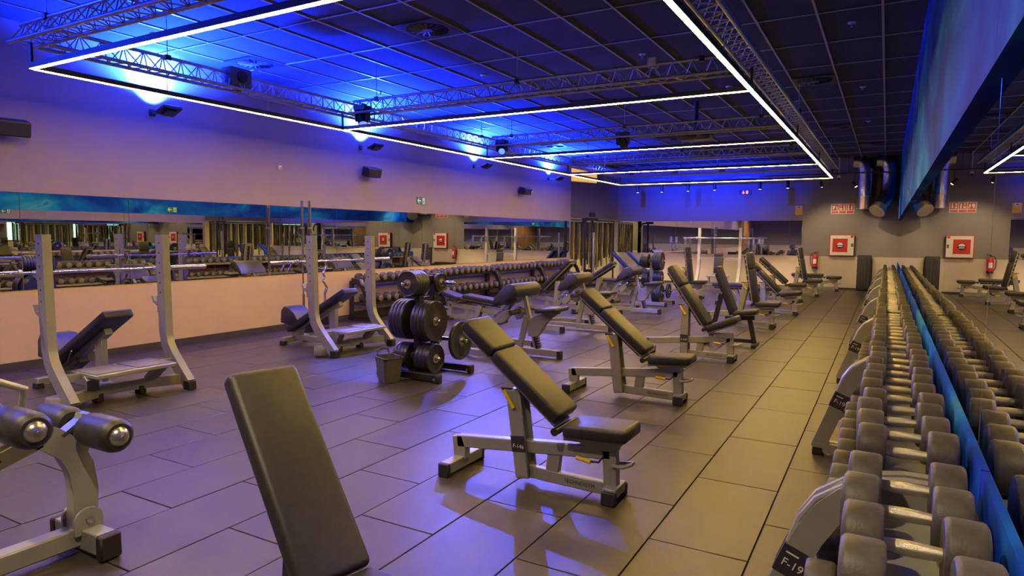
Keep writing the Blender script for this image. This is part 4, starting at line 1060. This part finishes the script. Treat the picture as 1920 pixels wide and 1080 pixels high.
for s in (-1, 1):
    MB().tube([(s * 0.137, -0.07, 0.265), (s * 0.15, -0.06, 0.32), (s * 0.15, 0, 0.345), (s * 0.15, 0.06, 0.32), (s * 0.137, 0.07, 0.265)], 0.008, 8).build('handle', 'bucket', bk)

# ---------------------------------------------------------------- dumbbells and racks
def dumbbell_meshes(r, t, hl):
    head = MB().lathe([(0, -t / 2), (0.55 * r, -t / 2), (0.9 * r, -t / 2), (0.975 * r, -t * 0.44), (r, -t * 0.34), (r, t * 0.34), (0.975 * r, t * 0.44), (0.9 * r, t / 2), (0, t / 2)], (0, 0, 0), (1, 0, 0), 20).mesh('head', 'db_head')
    face = MB().lathe([(0, t / 2 + 0.002), (0.72 * r, t / 2 + 0.002), (0.76 * r, t / 2), (0.72 * r, t / 2 - 0.002)], (0, 0, 0), (1, 0, 0), 20).mesh('end_plate', 'db_face')
    handle = MB().lathe([(0.015, -hl / 2 - 0.01), (0.0165, -hl / 2), (0.0185, -0.2 * hl), (0.0195, 0), (0.0185, 0.2 * hl), (0.0165, hl / 2), (0.015, hl / 2 + 0.01)], (0, 0, 0), (1, 0, 0), 14).mesh('handle', 'grip')
    return head, face, handle
DBM = {}
def dumbbell(label, loc, r, t, hl, rz, group):
    k = (r, t, hl)
    if k not in DBM: DBM[k] = dumbbell_meshes(*k)
    he, fa, ha = DBM[k]
    root = thing('dumbbell', label, 'dumbbell', loc, rz, group)
    put('handle', ha, root)
    for s in (-1, 1):
        h = put('head', he, root, (s * (hl / 2 + t / 2), 0, 0), (0, 0, 0 if s > 0 else math.pi))
        put('end_plate', fa, h)
    return root

def db_rack(label, xw, sgn, y0, y1, mtl, tray, sc, code, arms_near=True, group=None):
    root = thing('dumbbell_rack', label, 'rack', (xw, y0, 0), 0, group)
    D = lambda d, y, z: (sgn * d * sc, y - y0, z)
    for y, inner in ((y0 + 0.035, 1), (y1 - 0.035, -1)):
        pts = [D(d, y, z) for d, z in ((0.69, 0.05), (0.62, 0.23), (0.555, 0.40), (0.50, 0.515), (0.445, 0.60), (0.38, 0.66), (0.30, 0.70), (0.20, 0.715), (0.09, 0.715))]
        arm = MB().ribbon(pts, (0, 1, 0), 0.045, 0.095).build('side_arm', mtl, root)
        rid = [D(d + 0.035 * (1 if z < 0.66 else 0.3), y, z + (0.0 if z < 0.5 else 0.035)) for d, z in ((0.69, 0.07), (0.62, 0.24), (0.555, 0.41), (0.50, 0.53), (0.445, 0.61), (0.38, 0.67), (0.30, 0.715))]
        MB().tube(rid, 0.014, 8).build('edge_trim', mtl, arm)
        MB().beam(D(0.06, y, 0.05), D(0.08, y, 0.71), 0.045, 0.07, up=(1, 0, 0)).build('rear_leg', mtl, root)
        ft = MB().beam(D(0.02, y, 0.055), D(0.72, y, 0.055), 0.05, 0.06).build('foot_beam', mtl, root)
        for d in (0.04, 0.69): MB().box(D(d, y, 0.03), (0.07, 0.056, 0.06), bev=0.006).build('rubber_cap', 'rubber', ft)
        MB().beam(D(0.08, y, 0.30), D(0.55, y, 0.30), 0.04, 0.05).build('tier_bracket', mtl, root)
        if code:
            q = Vector(D(0.553, y, 0.405)); tdir = (Vector(D(0.50, y, 0.515)) - Vector(D(0.62, y, 0.23))).normalized()
            MB().beam(q - tdir * 0.055, q + tdir * 0.055, 0.049, 0.101, up=Vector((0, 1, 0)).cross(tdir)).build('number_tag', 'tag', arm, smooth=False)
            tx = put('tag_number', text_mesh(code, 0.042, 'tag_text'), arm, q + Vector((0, -0.0265, -0.01)), (R(90), R(22), 0))
            MB().box(q + Vector((0.0, -0.0265, 0.032)), (0.045, 0.0008, 0.006), (0, R(22), 0)).build('tag_heading', 'tag_text', arm, smooth=False)
    ym = (y0 + y1) / 2; L = y1 - y0 - 0.08
    for d, z in ((0.07, 0.672), (0.33, 0.672)): MB().box(D(d, ym, z), (0.03, L, 0.04)).build('tier_rail', mtl, root, smooth=False)
    MB().box(D(0.205, ym, 0.655), (0.28 * sc, L, 0.012)).build('tier_tray', tray, root, smooth=False)
    for d, z in ((0.16, 0.305), (0.46, 0.305)): MB().box(D(d, ym, z), (0.03, L, 0.04)).build('tier_rail', mtl, root, smooth=False)
    MB().box(D(0.31, ym, 0.288), (0.32 * sc, L, 0.012)).build('tier_tray', tray, root, smooth=False)
    MB().box(D(0.03, ym, 0.12), (0.03, L, 0.05)).build('rear_rail', mtl, root, smooth=False)
    return root

arm_y = [2.5 + 2.65 * k for k in range(-1, 8)]
names_r = ['nearest unit, mostly out of frame', 'second unit, ending at the near F-19 arm', 'third unit from camera', 'fourth unit from camera', 'fifth unit from camera', 'sixth unit from camera', 'seventh unit from camera', 'farthest unit at the back wall']
cnt = 0
for i in range(8):
    y0, y1 = arm_y[i], arm_y[i + 1]
    if y1 > 21.6: continue
    db_rack('silver two-tier dumbbell rack along the right mirror, ' + names_r[i], 0.275, -1, y0, y1, 'silver', 'silver', 0.93, 'F-19', group='silver dumbbell racks along the right wall')
    n = 11; st = (y1 - y0 - 0.16) / n
    for k in range(n):
        y = y0 + 0.08 + st * (k + 0.5); cnt += 1
        if y < 0.7: continue
        f = (y - 1.2) / 20.0
        r = max(0.058, 0.095 - 0.034 * max(f, 0)); t = round(0.092 - 0.03 * max(f, 0), 3); r = round(r, 3)
        dumbbell('chrome-handled rubber dumbbell on the silver rack, top tier, %s from the camera end' % ordn(cnt - 4), (0.082 + rnd.uniform(-0.012, 0.012), y, 0.692 + r), r, t, 0.125, rnd.uniform(-0.05, 0.05), 'dumbbells on the silver rack top tier')
        r2 = round(r * 0.93, 3)
        dumbbell('chrome-handled rubber dumbbell on the silver rack, lower tier, %s from the camera end' % ordn(cnt - 4), (-0.03 + rnd.uniform(-0.012, 0.012), y, 0.325 + r2), r2, t, 0.12, rnd.uniform(-0.05, 0.05), 'dumbbells on the silver rack lower tier')
arm_l = [8.9, 11.25, 13.6, 15.95, 18.3]
cnt = 0
for i in range(4):
    y0, y1 = arm_l[i], arm_l[i + 1]
    rk = db_rack('black two-tier dumbbell rack along the left wall, ' + ['nearest unit', 'second unit', 'third unit', 'farthest unit'][i], -8.44, 1, y0, y1, 'black', 'black', 0.75, None, group='black dumbbell racks along the left wall')
    MB().beam((0.75 * 0.60, 0.008, 0.32), (0.75 * 0.57, 0.008, 0.42), 0.006, 0.04, up=(1, 0, 0)).build('yellow_sticker', 'yellow', rk)
    n = 10; st = (y1 - y0 - 0.12) / n
    for k in range(n):
        y = y0 + 0.06 + st * (k + 0.5); cnt += 1
        r = round(0.082 - 0.012 * abs(math.sin(cnt * 0.4)), 3)
        dumbbell('black round dumbbell on the black left wall rack, top tier, %s from the near end' % ordn(cnt), (-8.235 + rnd.uniform(-0.01, 0.01), y, 0.692 + r), r, 0.085, 0.12, rnd.uniform(-0.05, 0.05), 'dumbbells on the black rack top tier')
        r2 = round(r * 0.95, 3)
        dumbbell('black round dumbbell on the black left wall rack, lower tier, %s from the near end' % ordn(cnt), (-8.15 + rnd.uniform(-0.01, 0.01), y, 0.325 + r2), r2, 0.085, 0.12, rnd.uniform(-0.05, 0.05), 'dumbbells on the black rack lower tier')

# ---------------------------------------------------------------- upright bar holder
hd = thing('bar_holder', 'low black holder with upright bars beside the left mirror', 'rack', (-8.02, 7.72, 0))
for s in (-1, 1): MB().box((0, s * 0.22, 0.13), (0.24, 0.14, 0.2), bev=0.012).build('socket_block', 'black', hd)
MB().box((0, 0, 0.04), (0.3, 0.7, 0.05), bev=0.008).build('base_plate', 'black', hd)
m = MB()
for s in (-1, 1):
    for k in range(4):
        a = k * math.pi / 4; m.box((0.122, s * 0.22, 0.14), (0.002, 0.07, 0.012), (a, 0, 0))
m.build('star_emblem', 'white', hd, smooth=False)
bars = [(-0.05, -0.26, 'straight', 'tall steel bar upright in the black holder, left of the pair'), (0.03, -0.16, 'straight', 'tall steel bar upright in the black holder, right of the pair'),
        (0.05, 0.18, 'wave', 'wavy curl bar upright in the black holder, nearer the camera'), (-0.04, 0.26, 'wave', 'wavy curl bar upright in the black holder, nearer the wall')]
for bx_, by_, kind, l in bars:
    b = thing('upright_bar', l, 'barbell', (-8.02 + bx_, 7.72 + by_ * 0.85, 0.231), 0, 'bars standing in the black holder')
    if kind == 'straight':
        MB().cyl((0, 0, 0), (0, 0, 0.36), 0.025, seg=14).build('lower_sleeve', 'chrome', b)
        MB().cyl((0, 0, 0.36), (0, 0, 1.42), 0.014, seg=12).build('shaft', 'chrome', b)
        MB().cyl((0, 0, 1.42), (0, 0, 1.84), 0.025, seg=14).build('upper_sleeve', 'chrome', b)
        MB().cyl((0, 0, 1.40), (0, 0, 1.425), 0.036, seg=14).build('collar', 'steel', b)
    else:
        MB().cyl((0, 0, 0), (0, 0, 0.2), 0.02, seg=12).build('lower_sleeve', 'chrome', b)
        MB().tube([(0, 0, 0.2), (0, 0.0, 0.34), (0, 0.05, 0.44), (0, -0.04, 0.56), (0, 0.0, 0.62), (0, -0.04, 0.68), (0, 0.05, 0.80), (0, 0, 0.9), (0, 0, 1.0)], 0.014, 10).build('wavy_shaft', 'chrome', b)
        MB().cyl((0, 0, 1.0), (0, 0, 1.15), 0.02, seg=12).build('upper_sleeve', 'chrome', b)

# ---------------------------------------------------------------- leg roller bench at the left edge
ab = thing('decline_bench', 'silver decline bench with padded leg rollers at the left photo edge', 'bench', (-3.36, 1.68, 0))
G = lambda X, Y, z: (X + 3.36, Y - 1.68, z)
MB().beam(G(-3.36, 1.70, 0.085), G(-3.36, -0.35, 0.085), 0.09, 0.09, bev=0.007).build('base_beam', 'silver', ab)
ef = MB().box(G(-3.36, 1.70, 0.075), (0.40, 0.09, 0.10), bev=0.006).build('end_foot', 'silver', ab)
for s in (-1, 1): MB().box(G(-3.36 + s * 0.205, 1.70, 0.065), (0.05, 0.10, 0.12), bev=0.008).build('rubber_cap', 'rubber', ef)
for s in (-1, 1):
    MB().prism([(1.64 - 1.68 + 0.065 * math.cos(R(t)) + 0.05, 0.165 + 0.06 * math.sin(R(t))) for t in range(0, 181, 20)] + [(1.625 - 1.68, 0.10), (1.755 - 1.68, 0.10)], 'x', s * 0.055 - 0.008, s * 0.055 + 0.008).build('pivot_ear', 'silver', ab)
MB().cyl(G(-3.44, 1.69, 0.17), G(-3.28, 1.69, 0.17), 0.018, seg=12).build('pivot_bolt', 'steel', ab)
MB().ribbon([G(-3.36, 1.69, 0.12), G(-3.36, 1.70, 0.30), G(-3.36, 1.685, 0.42), G(-3.36, 1.64, 0.52), G(-3.36, 1.56, 0.59), G(-3.36, 1.44, 0.66), G(-3.36, 1.33, 0.72)], (1, 0, 0), 0.06, 0.115).build('curved_post', 'silver', ab)
MB().ribbon([G(-3.36, 1.66, 0.47), G(-3.36, 1.70, 0.56), G(-3.36, 1.74, 0.665)], (1, 0, 0), 0.058, 0.09).build('yoke', 'silver', ab)
MB().prism([(1.60 - 1.68, 0.60), (1.73 - 1.68, 0.68), (1.74 - 1.68, 0.67), (1.61 - 1.68, 0.588)], 'x', -0.032, 0.032).build('yoke_plate', 'steel', ab)
for (Y, z) in ((1.70, 0.615), (1.36, 0.725)):
    MB().cyl(G(-3.70, Y, z), G(-3.02, Y, z), 0.018, seg=12).build('roller_axle', 'steel', ab)
    for s in (-1, 1):
        x0, x1 = (-3.68, -3.43) if s < 0 else (-3.29, -3.03)
        ro = MB().lathe([(0.03, 0), (0.06, 0.0), (0.074, 0.012), (0.08, 0.04), (0.08, x1 - x0 - 0.04), (0.074, x1 - x0 - 0.012), (0.06, x1 - x0), (0.03, x1 - x0)], G(x0, Y, z), (1, 0, 0), 28).build('roller_pad', 'vinyl_sheen', ab)
        xe = x1 if s > 0 else x0; dd = 1 if s > 0 else -1
        MB().lathe([(0, 0.026), (0.02, 0.024), (0.038, 0.014), (0.045, 0.0), (0.043, -0.006), (0, -0.006)], G(xe, Y, z), (dd, 0, 0), 24).build('end_cap', 'steel', ro)
        MB().lathe([(0, 0.030), (0.008, 0.0295), (0.009, 0.024)], G(xe, Y, z), (dd, 0, 0), 12).build('cap_screw', 'steel', ro)
MB().beam(G(-3.36, 1.52, 0.60), G(-3.36, 0.55, 0.30), 0.06, 0.08, bev=0.005).build('bench_strut', 'silver', ab)
MB().box(G(-3.3295, 1.33, 0.545), (0.004, 0.05, 0.02), (R(17), 0, 0), bev=0.003).build('height_slot', 'dark', ab)
MB().tube([G(-3.43, 1.20, 0.70), G(-3.43, 1.18, 0.86), G(-3.38, 1.19, 0.92), G(-3.33, 1.36, 0.90), G(-3.33, 1.46, 0.85), G(-3.36, 1.45, 0.72)], 0.017, 10).build('grab_handle', 'silver', ab)
MB().beam(G(-3.36, 1.12, 0.60), G(-3.36, -0.2, 0.30), 0.30, 0.08, bev=0.025, seg=3).build('back_pad', 'vinyl', ab)
MB().beam(G(-3.36, -0.3, 0.06), G(-3.36, -0.15, 0.27), 0.06, 0.08).build('rear_post', 'silver', ab)
MB().box(G(-3.36, -0.35, 0.05), (0.5, 0.08, 0.09), bev=0.006).build('rear_foot', 'silver', ab)

# ---------------------------------------------------------------- far left corner: straps, cable tower, recliners
rig = thing('strap_rail', 'black rail carrying hanging straps in the far left opening', 'rail', LA + ld * 0.25)
RZ = 2.05
RA, RB = Vector((-8.72, 19.0, 0)), Vector((-8.28, 21.85, 0)); rd = (RB - RA).normalized(); rn = Vector((rd.y, -rd.x, 0))
rig.location = RA
MB().cyl(rd * 0.0 + Vector((0, 0, RZ)), rd * 2.85 + Vector((0, 0, RZ)), 0.022, seg=10).build('rail_tube', 'black', rig)
for t in (0.03, 2.82): MB().cyl(rd * t + Vector((0, 0, 0)), rd * t + Vector((0, 0, RZ)), 0.028, seg=10).build('post', 'black', rig)
ring = MB().tube([(0.03 * math.cos(a), 0.03 * math.sin(a), 0) for a in [2 * math.pi * k / 12 for k in range(12)]], 0.005, 6, closed=True).mesh('hook_ring', 'steel')
kinds = ['strap_black', 'strap_yellow', 'strap_grey', 'strap_brown', 'strap_black', 'strap_yellow', 'strap_brown', 'strap_black']
kn = {'strap_black': 'black', 'strap_yellow': 'yellow', 'strap_grey': 'grey', 'strap_brown': 'brown'}
for k in range(38):
    t = 0.09 + 0.0715 * k; kd = kinds[(k * 3 + k // 5) % len(kinds)]
    Lh = rnd.uniform(1.15, 1.6); wd = rnd.uniform(0.042, 0.06)
    s_ = thing('hanging_strap', '%s strap on the rail in the far left opening, %s from its near end' % (kn[kd], ordn(k + 1)), 'strap', RA + rd * t + rn * rnd.uniform(0.0, 0.02) + Vector((0, 0, RZ - 0.03)), math.atan2(rd.y, rd.x) + rnd.uniform(-0.3, 0.3), 'straps hanging on the rail')
    b = MB().ribbon([(0, 0.012 * math.sin(j * 1.3 + k), -0.03 - Lh * j / 7) for j in range(8)], (1, 0, 0), wd, 0.012).build('band', kd, s_)
    MB().ribbon([(0, 0.03 + 0.01 * math.sin(j + k), -0.03 - Lh * 0.9 * j / 5) for j in range(6)], (1, 0, 0), wd * 0.8, 0.012).build('band', kd, s_)
    MB().box((0, 0.015, -0.05), (wd * 1.1, 0.03, 0.06), bev=0.006).build('buckle', 'black', s_)
    put('hook_ring', ring, s_, (0, 0, 0.0), (R(90), 0, R(90)))

ct = thing('cable_tower', 'dark cable tower with two round pulleys in far left corner', 'machine', (-8.02, 19.05, 0), R(-20))
MB().box((0, 0, 0.04), (0.5, 0.7, 0.08), bev=0.01).build('base', 'black', ct)
for s in (-1, 1):
    MB().box((-0.05, s * 0.16, 1.05), (0.06, 0.06, 2.0), bev=0.006).build('column', 'black', ct)
    MB().lathe([(0.012, -0.015), (0.07, -0.015), (0.062, 0), (0.07, 0.015), (0.012, 0.015)], (0.09, s * 0.07, 2.2), (0, 1, 0), 20).build('pulley', 'black', ct)
MB().box((0, 0, 2.06), (0.3, 0.42, 0.08), bev=0.012).build('head_frame', 'black', ct)
MB().tube([(-0.1, 0, 2.06), (-0.28, 0, 2.02), (-0.36, 0, 1.88), (-0.37, 0, 1.7)], 0.03, 10).build('curved_arm', 'black', ct)
MB().box((0.16, 0, 0.85), (0.05, 0.06, 1.6), bev=0.006).build('guide_post', 'silver', ct)
for k in range(8): MB().box((-0.05, 0, 0.14 + 0.05 * k), (0.12, 0.24, 0.045), bev=0.003).build('weight_block', 'rubber', ct)
def recliner(label, x, y):
    r_ = thing('recliner_seat', label, 'machine', (x, y, 0), R(15), 'blue padded recliners in the far corner')
    MB().beam((-0.5, 0, 1.05), (0.12, 0, 0.42), 0.36, 0.08, bev=0.02, seg=2).build('back_pad', 'blue_vinyl', r_)
    MB().beam((-0.5, 0, 0.98), (0.12, 0, 0.35), 0.10, 0.05).build('back_frame', 'silver', r_)
    MB().beam((0.12, 0, 0.42), (0.5, 0, 0.46), 0.36, 0.08, bev=0.02, seg=2).build('seat_pad', 'blue_vinyl', r_)
    MB().beam((-0.2, 0, 0.06), (-0.15, 0, 0.62), 0.07, 0.08, up=(1, 0, 0)).build('rear_post', 'silver', r_)
    MB().beam((0.4, 0, 0.06), (0.35, 0, 0.42), 0.07, 0.08, up=(1, 0, 0)).build('front_post', 'silver', r_)
    MB().box((0.1, 0, 0.04), (0.9, 0.08, 0.07), bev=0.006).build('base_beam', 'silver', r_)
    for xx in (-0.3, 0.5): MB().box((xx, 0, 0.035), (0.07, 0.5, 0.07), bev=0.006).build('foot', 'black', r_)
recliner('blue padded recliner in far corner, nearer the cable tower', -7.0, 19.75)
recliner('blue padded recliner in far corner, nearer the white back wall', -6.85, 20.75)
